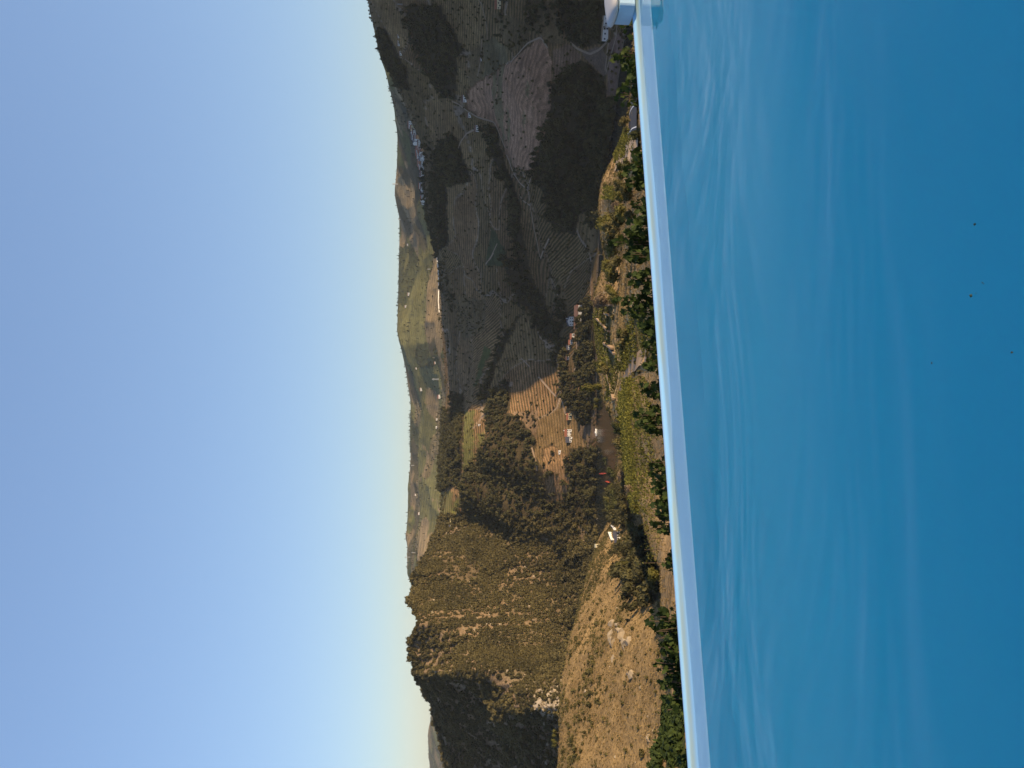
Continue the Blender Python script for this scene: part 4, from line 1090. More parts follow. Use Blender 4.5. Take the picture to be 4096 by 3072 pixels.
# ------------------------------------------------------------------ rocks
M_ROCK = plain_mat("pale_rock", (0.26, 0.21, 0.145), 0.9, 0.55, 3.0, bump=1.0)
def rock_mesh(seed):
    rs = random.Random(seed); import bmesh
    bm = bmesh.new(); bmesh.ops.create_icosphere(bm, subdivisions=2, radius=0.5)
    ax = [rand_dir(rs) for _ in range(16)]; off = [rs.uniform(0.10, 0.34) for _ in ax]
    for v in bm.verts:
        for a, o in zip(ax, off):
            dd = v.co.dot(a) - o
            if dd > 0: v.co -= a * dd * 0.99
        v.co += rand_dir(rs) * 0.045
    me = bpy.data.meshes.new("rock_outcrop"); bm.to_mesh(me); bm.free(); me.materials.append(M_ROCK); return me
ROCKS = [rock_mesh(k) for k in range(5)]
def place_rock(zr, zx, zy, dz, label, group, k):
    X, Y = zp(zr, zx, zy); h = hit(X, Y + dz / 11.06 * 0.3)
    if h is None: return
    o = mesh_obj("rock_outcrop", ROCKS[k % 5], None, h); D = dz / 11.06 * h.y / F * 1.9
    o.scale = (D, D * 0.9, D * (0.7 + 0.3 * math.sin(k * 5))); o.rotation_euler = (0.3 * math.sin(k), 0.3 * math.cos(k * 2), k * 1.3); tag(o, label, "rock", group)
for k, (zx, zy, dz) in enumerate([(950, 60, 90), (1000, 150, 130), (925, 185, 90), (950, 275, 100), (1080, 290, 150), (1130, 255, 110), (1030, 395, 90), (960, 450, 70), (1050, 200, 110), (1010, 80, 80)][::1]):
    rk_ord = sorted([60, 150, 185, 275, 290, 255, 395, 450, 200, 80], reverse=True).index(zy)
    place_rock('L', zx, zy, dz, "%s pale rock from the left in the large sunlit outcrop on the dry spur" % ORD[rk_ord], "rocks of the large outcrop", k)
for k, (zr, zx, zy, dz, lb) in enumerate([('L', 1155, 620, 110, "pale rock at the shadow's edge left of the large outcrop"), ('L', 1110, 620, 70, "smaller pale rock beside the one at the shadow's edge"),
        ('L', 1270, 760, 45, "small grey rock inside the shaded slope"), ('L', 1355, 1345, 75, "pale pointed rock at the left end of the shadow line"), ('L', 1412, 1250, 50, "shaded tip of rock right of the pale pointed rock"),
        ('L', 660, 810, 45, "small pale rock high on the dry spur"), ('L', 670, 965, 60, "pale rock slab high at the left of the dry spur"), ('J', 1000, 500, 50, "pale rock below the white house on the spur"),
        ('J', 995, 760, 45, "upper small pale rock on the shadow line of the spur"), ('J', 1005, 810, 45, "lower small pale rock on the shadow line of the spur"), ('J', 1010, 1205, 50, "pale rock between the house and the large outcrop"),
        ('J', 985, 330 + 1110, 60, "pale rock just right of the large outcrop"), ('H', 1000, 1188, 30, "rounded sunlit boulder beside the railway, nearest the red boats"), ('H', 985, 1330, 34, "yellowish sunlit boulder in the trees beside the railway"),
        ('H', 980, 1420, 55, "long sunlit boulder beside the railway bend"), ('H', 880, 1530, 70, "rock ledge at the river's edge beside the railway"), ('H', 845, 1560, 40, "outermost rock at the river's edge"), ('H', 800, 1590, 40, "dark rock standing in the river")]):
    place_rock(zr, zx, zy, dz, lb, None, 20 + k)

rk_d = np.where(zoneL, np.clip(rock - 0.25, 0, 1) * 0.050 + 0.0016, 0.0)
p = sample(rk_d, zoneL); s_, r_ = sized(p, 2.4, 8.0, (0.5, 1.0)); scatter("mountain_rocks", p, s_, r_, ROCKS, "grey brown rocks breaking through the mountain scrub", "rocks"); print("mrocks", len(p))
p = sample(np.where(zoneS, 0.0022 + 0.012 * np.clip(rock, 0, 1), 0.0), zoneS); s_, r_ = sized(p, 0.4, 1.5, (0.5, 0.9)); scatter("slope_stones", p, s_, r_, ROCKS, "small pale stones strewn over the dry spur", "stones"); print("stones", len(p))
# ------------------------------------------------------------------ buildings
M_WALL = plain_mat("lime_wash", (0.66, 0.64, 0.60), 0.9, 0.12, 0.6); M_CREAM = plain_mat("cream_wash", (0.62, 0.54, 0.34), 0.9, 0.12, 0.6)
M_OCHRE = plain_mat("ochre_wash", (0.55, 0.33, 0.17), 0.9, 0.12, 0.6); M_TILE = plain_mat("clay_tile", (0.26, 0.10, 0.06), 0.9, 0.3, 0.8)
M_BTILE = plain_mat("weathered_tile", (0.15, 0.085, 0.062), 0.9, 0.3, 0.8); M_SLATE = plain_mat("slate", (0.07, 0.07, 0.085), 0.7, 0.2, 1.0)
M_PANE = plain_mat("dark_opening", (0.018, 0.018, 0.022), 0.4, 0.2, 1.0, spec=0.5); M_STONE = plain_mat("dry_stone", (0.24, 0.17, 0.11), 0.95, 0.35, 1.5, bump=0.5)
def wall_roof(w, dp, h, rh, over=0.35, flatroof=False, gable_front=False):
    """walls with gable ends and a pitched roof slab, both standing on z = 0, front at -y"""
    wl_ = MB(); rf = MB()
    if flatroof:
        wl_.box(-w / 2, w / 2, 0, dp, -1.5, h); rf.box(-w / 2 - .1, w / 2 + .1, -.1, dp + .1, h + .005, h + .25)
        return wl_, rf
    if gable_front:
        vs = [(-w / 2, 0, -1.5), (w / 2, 0, -1.5), (w / 2, 0, h), (0, 0, h + rh), (-w / 2, 0, h)]
        vs += [(x, dp, z) for x, _, z in vs]
        wl_.add(vs, [(0, 1, 2, 3, 4), (9, 8, 7, 6, 5), (0, 5, 6, 1), (1, 6, 7, 2), (4, 9, 5, 0), (2, 7, 8, 3), (3, 8, 9, 4)])
        for sg in (-1, 1):
            e = (sg * (w / 2 + over), h - over * rh / (w / 2)); r = (0, h + rh + .02)
            q = [(e[0], -over, e[1] + .03), (r[0], -over, r[1] + .03), (r[0], dp + over, r[1] + .03), (e[0], dp + over, e[1] + .03)]
            q += [(x, y, z + .22) for x, y, z in q]
            f = [(0, 1, 2, 3), (7, 6, 5, 4), (0, 4, 5, 1), (1, 5, 6, 2), (2, 6, 7, 3), (3, 7, 4, 0)]
            rf.add(q, f)
        return wl_, rf
    vs = [(-w / 2, 0, -1.5), (-w / 2, dp, -1.5), (-w / 2, dp, h), (-w / 2, dp / 2, h + rh), (-w / 2, 0, h)]
    vs += [(w / 2, y, z) for _, y, z in vs]
    wl_.add(vs, [(4, 3, 2, 1, 0), (5, 6, 7, 8, 9), (0, 1, 6, 5), (0, 5, 9, 4), (1, 2, 7, 6), (4, 9, 8, 3), (3, 8, 7, 2)])
    for sg in (0, 1):
        y0 = -over if sg == 0 else dp + over; z0 = h - over * rh / (dp / 2)
        q = [(-w / 2 - over, y0, z0 + .03), (w / 2 + over, y0, z0 + .03), (w / 2 + over, dp / 2, h + rh + .05), (-w / 2 - over, dp / 2, h + rh + .05)]
        q += [(x, y, z + .22) for x, y, z in q]
        rf.add(q, [(0, 1, 2, 3), (7, 6, 5, 4), (0, 4, 5, 1), (1, 5, 6, 2), (2, 6, 7, 3), (3, 7, 4, 0)])
    return wl_, rf
def building(zr, zx, zy, wz, hz, label, wall=M_WALL, roof=M_TILE, nwin=3, rot=0.0, depth=None, rise=0.35, name="house", storeys=1, gable_front=False, flatroof=False, door=True, chimney=False, dist=None):
    """zx, zy: foot of the front wall's middle in the photograph; wz, hz: width and height of the front there"""
    X, Y = zp(zr, zx, zy); g = hit(X, Y)
    if g is None: print("no ground", label); return
    px = g.y / F; w = max(3.0, wz / 11.06 * px); H = max(2.4, hz / 11.06 * px)
    rh = 0.0 if flatroof else H * rise; h = H - rh * (1.0 if gable_front else 0.6)
    dp = depth or min(max(5.0, w * 0.7), 11.0)
    rz = math.atan2(-g.x, g.y) + rot
    root = empty(name, g, rz); tag(root, label, "house" if name == "house" else name.replace("_", " "))
    wm, rm = wall_roof(w, dp, h, rh, flatroof=flatroof, gable_front=gable_front)
    wo_ = mesh_obj("wall", wm.mesh("wall", wall), root); ro = mesh_obj("roof", rm.mesh("roof", roof), root)
    n = 0
    for st in range(storeys):
        sh_ = h / storeys; zc = sh_ * (st + 0.55); ww = min(w / (nwin * 2.0), 1.6); wh = min(sh_ * 0.42, 1.8)
        for k in range(nwin):
            xc = -w / 2 + w * (k + 0.5) / nwin
            if door and st == 0 and k == nwin // 2:
                mesh_obj("door", MB().box(xc - ww * .55, xc + ww * .55, -.06, .05, 0.0, min(sh_ * 0.72, 2.4)).mesh("door", M_PANE), root)
            else:
                mesh_obj("window", MB().box(xc - ww / 2, xc + ww / 2, -.05, .05, zc - wh / 2, zc + wh / 2).mesh("window", M_PANE), root)
    if chimney:
        mesh_obj("chimney", MB().box(w * .28, w * .28 + .9, dp * .4, dp * .4 + .9, h, h + rh + 1.2).mesh("chimney", wall), ro)
    return root
building('B', 1200, 318, 262, 62, "long roofless white ruin with dark window openings beside the pool coping", roof=M_STONE, nwin=5, flatroof=True, name="ruined_house", depth=7)
building('A', 1668, 75, 50, 58, "cream house with a red roof, left one of the pair at the picture's edge", wall=M_CREAM, nwin=2)
building('A', 1668, 18, 56, 58, "cream house with a red roof, the one cut by the picture's edge", wall=M_CREAM, nwin=2)
building('A', 1280, 1092, 75, 40, "white farmhouse at the top of the red field beside green vine rows", nwin=3, roof=M_BTILE)
building('A', 1332, 1275, 52, 34, "small white farmhouse left of the one at the top of the red field", nwin=2, roof=M_BTILE)
building('A', 1420, 1422, 70, 38, "white farmhouse beside the grey track above the dark gully", nwin=3, roof=M_BTILE)
building('A', 1456, 655, 40, 20, "small white hut on the track above the brown slope", nwin=2, roof=M_BTILE)
building('A', 566, 590, 44, 22, "white barn on the ridge road, nearest the town", nwin=2, roof=M_BTILE)
building('A', 542, 475, 60, 18, "long low white barn on the ridge road", nwin=3, roof=M_BTILE)
building('A', 538, 400, 40, 16, "small pale barn at the right of the ridge road", nwin=2, roof=M_BTILE)
building('F', 812, 790, 105, 70, "large white gabled farmhouse in the valley below the vineyards", nwin=3, storeys=2, gable_front=True, roof=M_SLATE, chimney=True)
building('F', 905, 745, 262, 64, "long white winery building with a broad weathered brown roof", nwin=6, roof=M_BTILE, rise=0.5, name="winery_building", depth=14)
building('F', 905, 640, 60, 52, "white house adjoining the right end of the long winery", nwin=2, roof=M_TILE, storeys=2)
building('F', 822, 955, 60, 40, "small white house left of the gabled farmhouse", nwin=2, roof=M_TILE)
building('F', 800, 1020, 50, 36, "low house with a red tiled roof among the riverside farm buildings", nwin=2, roof=M_TILE)
building('F', 775, 1080, 46, 32, "small grey roofed farm shed above the riverside lane", nwin=2, roof=M_SLATE)
building('F', 760, 1195, 40, 26, "leftmost small white shed of the riverside farm", nwin=1, roof=M_BTILE, door=False)
building('H', 515, 460, 74, 48, "cream house with a red roof below the striped vineyard", wall=M_CREAM, nwin=3, chimney=True)
building('H', 512, 640, 78, 64, "bright white country house with arches below the striped vineyard", nwin=3, storeys=2, roof=M_TILE, chimney=True)
building('H', 520, 715, 62, 56, "dark roofed wing attached left of the white country house", nwin=3, roof=M_SLATE, rise=0.6)
building('H', 395, 855, 46, 18, "small bright white shed on the terraced slope", nwin=1, roof=M_WALL, flatroof=True, door=False)
building('G', 722, 240, 42, 26, "white house on the ridge above the yellow vineyard", nwin=2, roof=M_TILE)
building('G', 690, 492, 22, 14, "right one of the two small white sheds on the ridge road", nwin=1, roof=M_WALL, flatroof=True, door=False)
building('G', 686, 580, 28, 14, "left one of the two small white sheds on the ridge road", nwin=1, roof=M_WALL, flatroof=True, door=False)
building('I', 866, 215, 74, 34, "yellow villa with tall openings on the shoulder of the mountain", wall=M_CREAM, nwin=4, roof=M_CREAM, flatroof=True)
building('I', 850, 300, 44, 26, "low grey wing with a blue shutter beside the yellow villa", wall=M_CREAM, nwin=2, roof=M_SLATE, rise=0.5)
building('G', 1162, 553, 20, 14, "tiny white hut beside the green gully vineyard", nwin=1, roof=M_WALL, flatroof=True, door=False)
building('E', 948, 1250, 30, 16, "small white building among the ridge trees", nwin=2, roof=M_TILE)
building('I', 412, 1095, 40, 18, "white chapel on the mountain's summit", nwin=2, roof=M_WALL, flatroof=True, name="chapel", door=False)
building('J', 1040, 440, 60, 30, "white end gable of the house on the dry spur", nwin=2, roof=M_SLATE, rise=0.5)
building('J', 1040, 385, 70, 46, "slate roofed white house on the dry spur above the river", nwin=2, roof=M_SLATE, rise=0.65)
building('J', 815, 505, 30, 30, "small cream shrine on the crest of the dry spur", wall=M_CREAM, nwin=1, roof=M_CREAM, flatroof=True, name="shrine", door=False)
def free_wall(zr, pts, hgt, thick, label, mat=M_WALL, name="garden_wall"):
    P = [hit(*zp(zr, a, b)) for a, b in pts]; P = [p for p in P if p]
    if len(P) < 2: return
    o0 = P[0]; mb = MB()
    for a, b in zip(P[:-1], P[1:]):
        a_ = a - o0; b_ = b - o0; dr = Vector((b.x - a.x, b.y - a.y, 0)).normalized(); n_ = Vector((-dr.y, dr.x, 0)) * thick / 2
        vs = []
        for q in (a_, b_):
            for sg in (-1, 1):
                for z in (-1.0, hgt): vs.append(q + n_ * sg + Vector((0, 0, z)))
        mb.add(vs, [(0, 1, 3, 2), (4, 6, 7, 5), (0, 4, 5, 1), (2, 3, 7, 6), (1, 5, 7, 3)])
    o = mesh_obj(name, mb.mesh(name, mat), None, o0); tag(o, label, "wall"); return o
free_wall('J', [(950, 355), (985, 440)], 2.6, 0.6, "long white garden wall behind the spur house")
free_wall('J', [(975, 280), (1000, 310), (1010, 330)], 2.2, 0.6, "short broken white wall right of the spur house")
free_wall('E', [(962, 70), (975, 160), (985, 280), (982, 380), (981, 450), (980, 560), (985, 640), (990, 690)], 2.2, 1.0, "long white retaining wall along the crest of the vineyard ridge", name="retaining_wall")
for i, (pts, lb) in enumerate([([(1165, 600), (1250, 610)], "dry stone wall at the head of the small crest plot"), ([(1180, 700), (1230, 722)], "dry stone wall below the small crest plot"),
        ([(1085, 760), (1160, 830)], "long dry stone wall slanting across the crest plots"), ([(1170, 845), (1225, 900)], "dry stone wall continuing down from the slanting one"),
        ([(1170, 1030), (1260, 1090)], "dry stone wall in the middle of the crest plots"), ([(1240, 1100), (1290, 1150)], "lower end of the crest plots' dry stone walls"),
        ([(1205, 1370), (1240, 1500), (1280, 1650)], "dry stone wall beside the crest path")]):
    free_wall('F', pts, 1.5, 0.8, lb, M_STONE, "stone_wall")

# the ridge town: many small houses, a few pixels each
def town_proto(k):
    rs = random.Random(500 + k); w = rs.uniform(7, 13); dp = rs.uniform(7, 10); h = rs.uniform(4, 8); mb = MB()
    wl_, rf = wall_roof(w, dp, h, rs.uniform(1.0, 2.0))
    mb.add(wl_.v, wl_.f, 0); mb.add(rf.v, rf.f, 1)
    for st in range(2):
        for q in range(3): mb.box(-w / 2 + w * (q + .33) / 3, -w / 2 + w * (q + .62) / 3, -.06, .05, h * (.14 + .48 * st), h * (.38 + .48 * st), 2)
    return mb
TP = []
for k in range(8):
    wm = (M_WALL, M_WALL, M_WALL, M_CREAM, M_WALL, M_OCHRE, M_WALL, M_WALL)[k]; rm = (M_TILE, M_BTILE, M_BTILE, M_TILE, M_SLATE, M_TILE, M_BTILE, M_TILE)[k]
    TP.append((town_proto(k).mesh("town_house", [wm, rm, M_PANE]), ("white", "white", "white", "cream", "white", "ochre", "white", "white")[k], ("red", "brown", "brown", "red", "grey", "red", "brown", "red")[k]))
band = [(1622, 465, 5), (1635, 500, 12), (1645, 540, 26), (1650, 580, 38), (1662, 605, 34), (1672, 640, 26), (1678, 680, 18), (1683, 720, 11), (1687, 760, 11), (1686, 790, 16), (1686, 830, 14), (1688, 860, 11), (1690, 884, 6)]
rs = random.Random(9); placed = []
tot = 0
while len(placed) < 95 and tot < 4000:
    tot += 1
    t = rs.random() * (len(band) - 1); i = int(t); f = t - i
    bx, by, bw = [band[i][q] * (1 - f) + band[i + 1][q] * f for q in range(3)]
    nx = bx + rs.uniform(-bw, bw) ; ny = by + rs.uniform(-6, 6)
    g = hit((3072 - ny) / 4, nx / 4)
    if g is None or g.y > 2100: continue
    if any((g.x - q.x) ** 2 + (g.y - q.y) ** 2 < 9.5 ** 2 for q in placed): continue
    placed.append(g)
for i, g in enumerate(placed):
    me, c1, c2 = TP[rs.randrange(8)]
    o = mesh_obj("town_house", me, None, g); o.rotation_euler = (0, 0, math.atan2(-g.x, g.y) + rs.choice([0, 0, 0.3, -0.4, 0.7])); s_ = rs.uniform(0.75, 1.2); o.scale = (s_, s_, s_)
    tag(o, "tiny %s house with a %s roof in the town along the ridge" % (c1, c2), "house", "houses of the ridge town, %s with %s roofs" % (c1, c2))
print("town", len(placed))
FARH = [('G', 452, 1325, "tiny white house on the farthest hill at the left"), ('G', 493, 1535, "tiny white house low on the farthest hills"), ('G', 518, 160, "tiny white house on the far hills above the ridge villa"),
        ('E', 738, 1310, "bright white farm on the far hills"), ('E', 622, 625, "tiny white house near the top of the far hills"), ('E', 657, 490, "tiny white house beside a far vineyard"),
        ('C', 642, 1325, "tiny white house at the tip of a far tan field"), ('C', 488, 70, "white building on the far skyline above the town"), ('I', 446, 908, "tiny white house behind the mountain's shoulder")]
for i, (zr, zx, zy, lb) in enumerate(FARH):
    g = hit(*zp(zr, zx, zy))
    if g is None: continue
    o = mesh_obj("far_house", TP[(i * 3) % 3][0], None, g); k = (1.7 + 0.5 * (i % 3)) * g.y / F / 10.0; o.scale = (k, k, k); o.rotation_euler = (0, 0, math.atan2(-g.x, g.y)); tag(o, lb, "house")

# ------------------------------------------------------------------ roads, tracks, railway
M_TRACK = plain_mat("dirt_track", (0.235, 0.17, 0.115), 0.95, 0.25, 0.4); M_ASPH = plain_mat("asphalt", (0.055, 0.056, 0.062), 0.85, 0.2, 0.8)
M_LINE = plain_mat("road_paint", (0.75, 0.74, 0.70), 0.7, 0.1, 2.0); M_GRAV = plain_mat("gravel", (0.34, 0.25, 0.17), 0.95, 0.25, 0.6)
M_BALL = plain_mat("ballast", (0.085, 0.070, 0.060), 0.95, 0.3, 1.5); M_STEEL = plain_mat("rail_steel", (0.23, 0.20, 0.18), 0.4, 0.2, 2.0, spec=0.5)
def drape(txt, width, name, mat, lift=0.35, off=0.0, parent=None, dmax=None, dens=6):
    P2 = zpts(txt); P = []
    for a, b in zip(P2[:-1], P2[1:]):
        for k in range(dens):
            t = k / dens; P.append((a[0] + (b[0] - a[0]) * t, a[1] + (b[1] - a[1]) * t))
    P.append(P2[-1])
    W = []
    for X, Y in P:
        g = hit(X, Y)
        if g is None: continue
        if W and (g - W[-1]).length > 0.25 * g.y: continue
        W.append(g)
    if len(W) < 3: print("short", name, txt[:20]); return None
    for _ in range(5): W = [W[0]] + [(W[i - 1] + W[i] * 2 + W[i + 1]) / 4 for i in range(1, len(W) - 1)] + [W[-1]]
    vs = []; n = len(W)
    for i, p in enumerate(W):
        t = (W[min(i + 1, n - 1)] - W[max(i - 1, 0)]); t.z = 0
        if t.length < 1e-6: t = Vector((1, 0, 0))
        t.normalize(); nn = Vector((-t.y, t.x, 0))
        for sg in (-1, 0, 1):
            q = p + nn * (off + sg * width / 2)
            vs.append((q.x, q.y, max(ground_z(q.x, q.y), ground_z(p.x, p.y) - 0.3) + lift))
    fs = []
    for i in range(n - 1):
        for j in range(2): a = i * 3 + j; fs.append((a, a + 1, a + 4, a + 3))
    me = bpy.data.meshes.new(name); me.from_pydata(vs, [], fs); me.materials.append(mat); me.update()
    o = mesh_obj(name, me, parent)
    if parent is None: o["kind"] = "structure"
    return o
for t, w_ in [("C 1735 330 1810 530 1880 640 1970 720 1990 850 2000 920 2030 1100 2060 1250 2110 1480", 4.5), ("C 2110 1480 2150 1370 2205 1260", 4.5), ("D 370 485 340 600 305 700", 3.5), ("D 215 770 260 840 335 890", 4.0),
              ("A 1130 1120 1200 1150 1300 1230 1420 1300 1600 1350 1720 1640", 4.0), ("A 1780 690 1960 480 2110 410 2190 530", 3.5), ("B 780 470 860 540 1000 600 1100 550 1200 450 1205 300", 4.0),
              ("B 1205 450 1185 620 1165 780", 4.0), ("B 1300 200 1290 400 1220 640 1175 800", 3.5), ("E 1590 30 1560 90 1500 150", 3.5), ("C 1630 1310 1570 1440 1500 1550", 3.5), ("G 1810 20 1850 60 1950 180 2010 240", 4.5),
              ("G 2060 250 2085 330 2110 430", 4.5), ("G 680 1360 700 1470 730 1590 750 1650", 5.0), ("G 1740 800 1770 900 1795 980 1795 1060", 3.5), ("A 1200 1640 1230 1560 1290 1480 1380 1430", 5.0), ("A 1410 870 1450 650 1460 440", 3.0),
              ("F 420 900 440 960 560 1060 620 1200 650 1280", 3.5), ("F 640 800 645 880 650 960", 3.5), ("E 1870 1220 1900 1200 1990 1290", 3.0), ("F 845 900 850 1100 850 1280 820 1330", 4.0)]:
    drape(t, w_ * 0.62, "dirt_track", M_TRACK, dens=14)
drape("D 1556 235 1480 290 1400 340 1340 385 1290 450", 5.0, "gravel_road", M_GRAV, 0.6, dens=14)
drape("F 1640 1155 1560 1200 1490 1260 1430 1340 1395 1430", 4.0, "vineyard_track", M_TRACK, lift=0.35, dens=14)
drape("F 1330 1600 1350 1500 1400 1420", 3.5, "vineyard_track", M_TRACK, lift=0.35, dens=14)
for t in ("H 872 780 890 830 930 855 985 866", "B 1530 1150 1490 1180 1462 1220 1445 1275"):
    drape(t, 9.0, "asphalt_road", M_ASPH, 0.30, dens=10); drape(t, 0.22, "road_marking", M_LINE, 0.36, 0.0, dens=10); drape(t, 0.22, "road_marking", M_LINE, 0.36, 4.0, dens=10)
def railway():
    t = "H 972 1160 962 1280 945 1400 930 1480 915 1580"
    g = hit(*zp('H', 972, 1160)); root = empty("railway_line", (0, 0, 0)); tag(root, "single railway track curving along the near river bank", "railway")
    drape(t, 4.4, "ballast", M_BALL, 0.45, parent=root, dens=10)
    drape(t, 0.25, "rail", M_STEEL, 0.75, 0.75, parent=root, dens=10); drape(t, 0.25, "rail", M_STEEL, 0.75, -0.75, parent=root, dens=10)
railway()

# ------------------------------------------------------------------ pylons and poles
M_GALV = plain_mat("galvanised_steel", (0.30, 0.31, 0.32), 0.5, 0.15, 1.0, spec=0.4); M_POLE = plain_mat("weathered_pole", (0.30, 0.26, 0.21), 0.9, 0.2, 1.0)
def pylon(zr, zx, zy, hz, label):
    X, Y = zp(zr, zx, zy); g = hit(X, Y + 0.8)
    if g is None: print("nopyl", label); return
    H = hz / 11.06 * g.y / F; px = g.y / F; r = max(0.10 * px, 0.12)
    root = empty("pylon", g, 0.3); tag(root, label, "pylon")
    mb = MB(); b = H * 0.09
    lv = [0, .22, .42, .6, .75, .88, 1.0]; wd = [b * (1 - .82 * t) for t in lv]
    for sx in (-1, 1):
        for sy in (-1, 1):
            for i in range(6): mb.bar((sx * wd[i], sy * wd[i], lv[i] * H), (sx * wd[i + 1], sy * wd[i + 1], lv[i + 1] * H), r, r, 4)
    for i in range(6):
        for sy in (-1, 1):
            mb.bar((-wd[i], sy * wd[i], lv[i] * H), (wd[i + 1], sy * wd[i + 1], lv[i + 1] * H), r * .6, None, 4)
            mb.bar((sy * wd[i], wd[i], lv[i] * H), (sy * wd[i + 1], -wd[i + 1], lv[i + 1] * H), r * .6, None, 4)
    mesh_obj("tower", mb.mesh("tower", M_GALV), root)
    for z in (.72, .86):
        a = MB(); L = H * (.2 if z < .8 else .15)
        a.bar((-L, 0, z * H), (L, 0, z * H), r, None, 4); a.bar((-L, 0, z * H), (0, 0, (z + .06) * H), r * .7, None, 4); a.bar((L, 0, z * H), (0, 0, (z + .06) * H), r * .7, None, 4)
        mesh_obj("crossarm", a.mesh("crossarm", M_GALV), root)
for zr, zx, zy, hz, lb in [('C', 522, 655, 64, "tall pylon on the far skyline above the town"), ('C', 552, 1045, 30, "small pylon on the far skyline left of the town"), ('A', 572, 48, 55, "pylon on the slope at the picture's upper right edge"),
                           ('G', 425, 1000, 34, "small pylon on the far skyline above the forest"), ('I', 382, 632, 62, "pylon on the skyline above the mountain's right shoulder"), ('E', 975, 1430, 78, "pylon rising over the ridge at the shadow's end"),
                           ('I', 440, 580, 44, "pylon on the far slope right of the skyline one"), ('E', 880, 212, 34, "small pylon on the dark hill behind the ridge")]:
    pylon(zr, zx, zy, hz, lb)
POLEM = None
def pole(zr, zx, zy, hz, label, group=None):
    X, Y = zp(zr, zx, zy); g = hit(X, Y)
    if g is None: return
    H = min(hz / 11.06 * g.y / F, 16); r = max(0.16, 0.12 * g.y / F)
    root = empty("utility_pole", g, 0.2); tag(root, label, "pole", group)
    mesh_obj("post", MB().bar((0, 0, -.5), (0, 0, H), r, r * .7, 6).mesh("post", M_POLE), root)
    mesh_obj("crossarm", MB().bar((-1.1, 0, H * .93), (1.1, 0, H * .93), r * .6, None, 4).mesh("crossarm", M_POLE), root)
for i, (zy, hz) in enumerate([(735, 30), (822, 32), (925, 30), (1062, 30), (1170, 26), (1275, 28)]):
    pole('G', 682, zy, hz, "%s pole from the right along the ridge road above the forest" % ORD[i], "poles along the ridge road")
for zr, zx, zy, hz, lb in [('D', 1355, 132, 50, "lone pole on the edge of the vine terraces over the river"), ('D', 1145, 1436, 55, "pole on the far river bank right of the grove"), ('F', 1175, 473, 30, "pole on the crest beside the grove"),
                           ('H', 480, 585, 48, "pole beside the white country house"), ('H', 845, 855, 32, "pole at the far bank above the road bend"), ('H', 815, 577, 46, "pole on the far bank near the white boat"), ('F', 835, 1024, 36, "pole beside the riverside farm sheds"),
                           ('E', 940, 1190, 28, "pole above the ridge trees, right of the white building"), ('E', 1830, 212, 80, "pale pole standing in the dark field above the gully"), ('E', 1055, 1287, 40, "pole in the sunlit strip below the ridge")]:
    pole(zr, zx, zy, hz, lb)

# ------------------------------------------------------------------ boats
M_REDP = plain_mat("red_hull_paint", (0.42, 0.07, 0.04), 0.6, 0.15, 0.5); M_WHT = plain_mat("white_hull_paint", (0.75, 0.75, 0.73), 0.5, 0.08, 0.5)
def boat(zr, zx, zy, L, rz, mat, label, beam=0.16):
    X, Y = zp(zr, zx, zy); ta, sl = ray(X, Y); d = (-198.6 - CAMZ) / sl
    root = empty("boat", (ta * d, d, -198.6), rz); tag(root, label, "boat")
    mb = MB(); n = 10; rg = []
    for i in range(n + 1):
        t = i / n * 2 - 1; b = L * beam * max(0.04, (1 - abs(t) ** 2.6)); sh_ = 0.25 * L * 0.12 * t * t
        rg.append([(t * L / 2, -b / 2, 1.0 + sh_), (t * L / 2, -b * .35, -.3), (t * L / 2, b * .35, -.3), (t * L / 2, b / 2, 1.0 + sh_)])
    vs = [p for r in rg for p in r]; fs = []
    for i in range(n):
        for j in range(3): fs.append((i * 4 + j, i * 4 + j + 1, i * 4 + j + 5, i * 4 + j + 4))
    mb.add(vs, fs); mesh_obj("hull", mb.mesh("hull", mat), root)
    dk_ = MB(); dk_.add([(p[0], p[1] * .95, p[2] - .2) for r in rg for p in (r[0], r[3])], [(i * 2, i * 2 + 2, i * 2 + 3, i * 2 + 1) for i in range(n)]); mesh_obj("deck", dk_.mesh("deck", mat), root)
    mesh_obj("cabin", MB().box(-L * .12, L * .12, -L * beam * .28, L * beam * .28, .82, 1.9).mesh("cabin", mat), root)
boat('H', 862, 1090, 30, math.radians(96), M_REDP, "long red boat slanting across the river, the one farther right", 0.06)
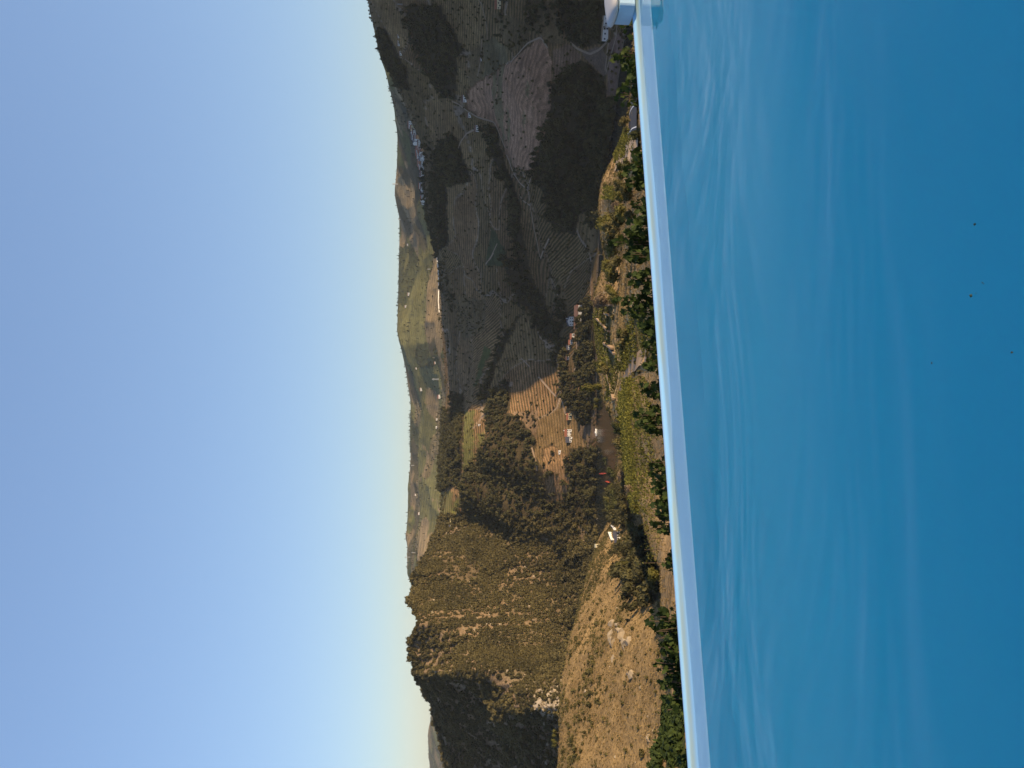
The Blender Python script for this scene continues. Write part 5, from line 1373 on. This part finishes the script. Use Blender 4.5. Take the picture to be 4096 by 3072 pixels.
boat('H', 915, 1180, 17, math.radians(91), M_REDP, "short red boat near the railway bank", 0.075)
boat('H', 790, 635, 9, math.radians(15), M_WHT, "small white boat moored at the far river bank", 0.3)

# ------------------------------------------------------------------ bits floating on the pool
M_BIT = plain_mat("wilted_leaf", (0.030, 0.045, 0.022), 0.7, 0.3, 20)
for nx, ny, sz, lb in [(3900, 897, 0.016, "dark leaf scrap floating alone at the right of the pool"), (3930, 1130, 0.009, "thin pale scrap of a close pair floating on the pool"), (3936, 1135, 0.007, "tiny dark crumb touching the thin pale scrap"),
                       (3886, 1182, 0.019, "largest dark leaf scrap floating on the pool"), (3905, 1173, 0.006, "tiny crumb beside the largest leaf scrap"), (3728, 1452, 0.011, "dark speck farthest from the viewer on the pool"),
                       (4048, 1410, 0.012, "dark speck nearest the picture's lower pool margin")]:
    p = on_plane((3072 - ny) / 4, nx / 4, 0.006); sz *= 0.42; rs = random.Random(nx); mb = MB(); n = 7
    vs = [(math.cos(k / n * 6.283) * sz * rs.uniform(.4, 1), math.sin(k / n * 6.283) * sz * rs.uniform(.5, 1.1), rs.uniform(0, sz * .4)) for k in range(n)] + [(0, 0, sz * .5)]
    mb.add(vs, [(k, (k + 1) % n, n) for k in range(n)])
    o = mesh_obj("floating_leaf", mb.mesh("floating_leaf", M_BIT), None, p); tag(o, lb, "leaf scrap")

# ------------------------------------------------------------------ air
def haze():
    m = bpy.data.materials.new("haze_air"); m.use_nodes = True; nt = m.node_tree; nt.nodes.clear()
    out = nt.nodes.new("ShaderNodeOutputMaterial"); v = nt.nodes.new("ShaderNodeVolumePrincipled")
    v.inputs['Color'].default_value = (0.80, 0.87, 0.96, 1); v.inputs['Density'].default_value = 2.1e-5
    nt.links.new(v.outputs[0], out.inputs['Volume'])
    x0, x1, y0, y1, z0, z1 = -34000, 34000, -1500, 16000, -520, float(max(TZ.max(), 320) + 30)
    me = MB().box(x0, x1, y0, y1, z0, z1).mesh("haze", m)
    o = mesh_obj("haze", me); o["kind"] = "stuff"; print("haze top", z1)
haze()
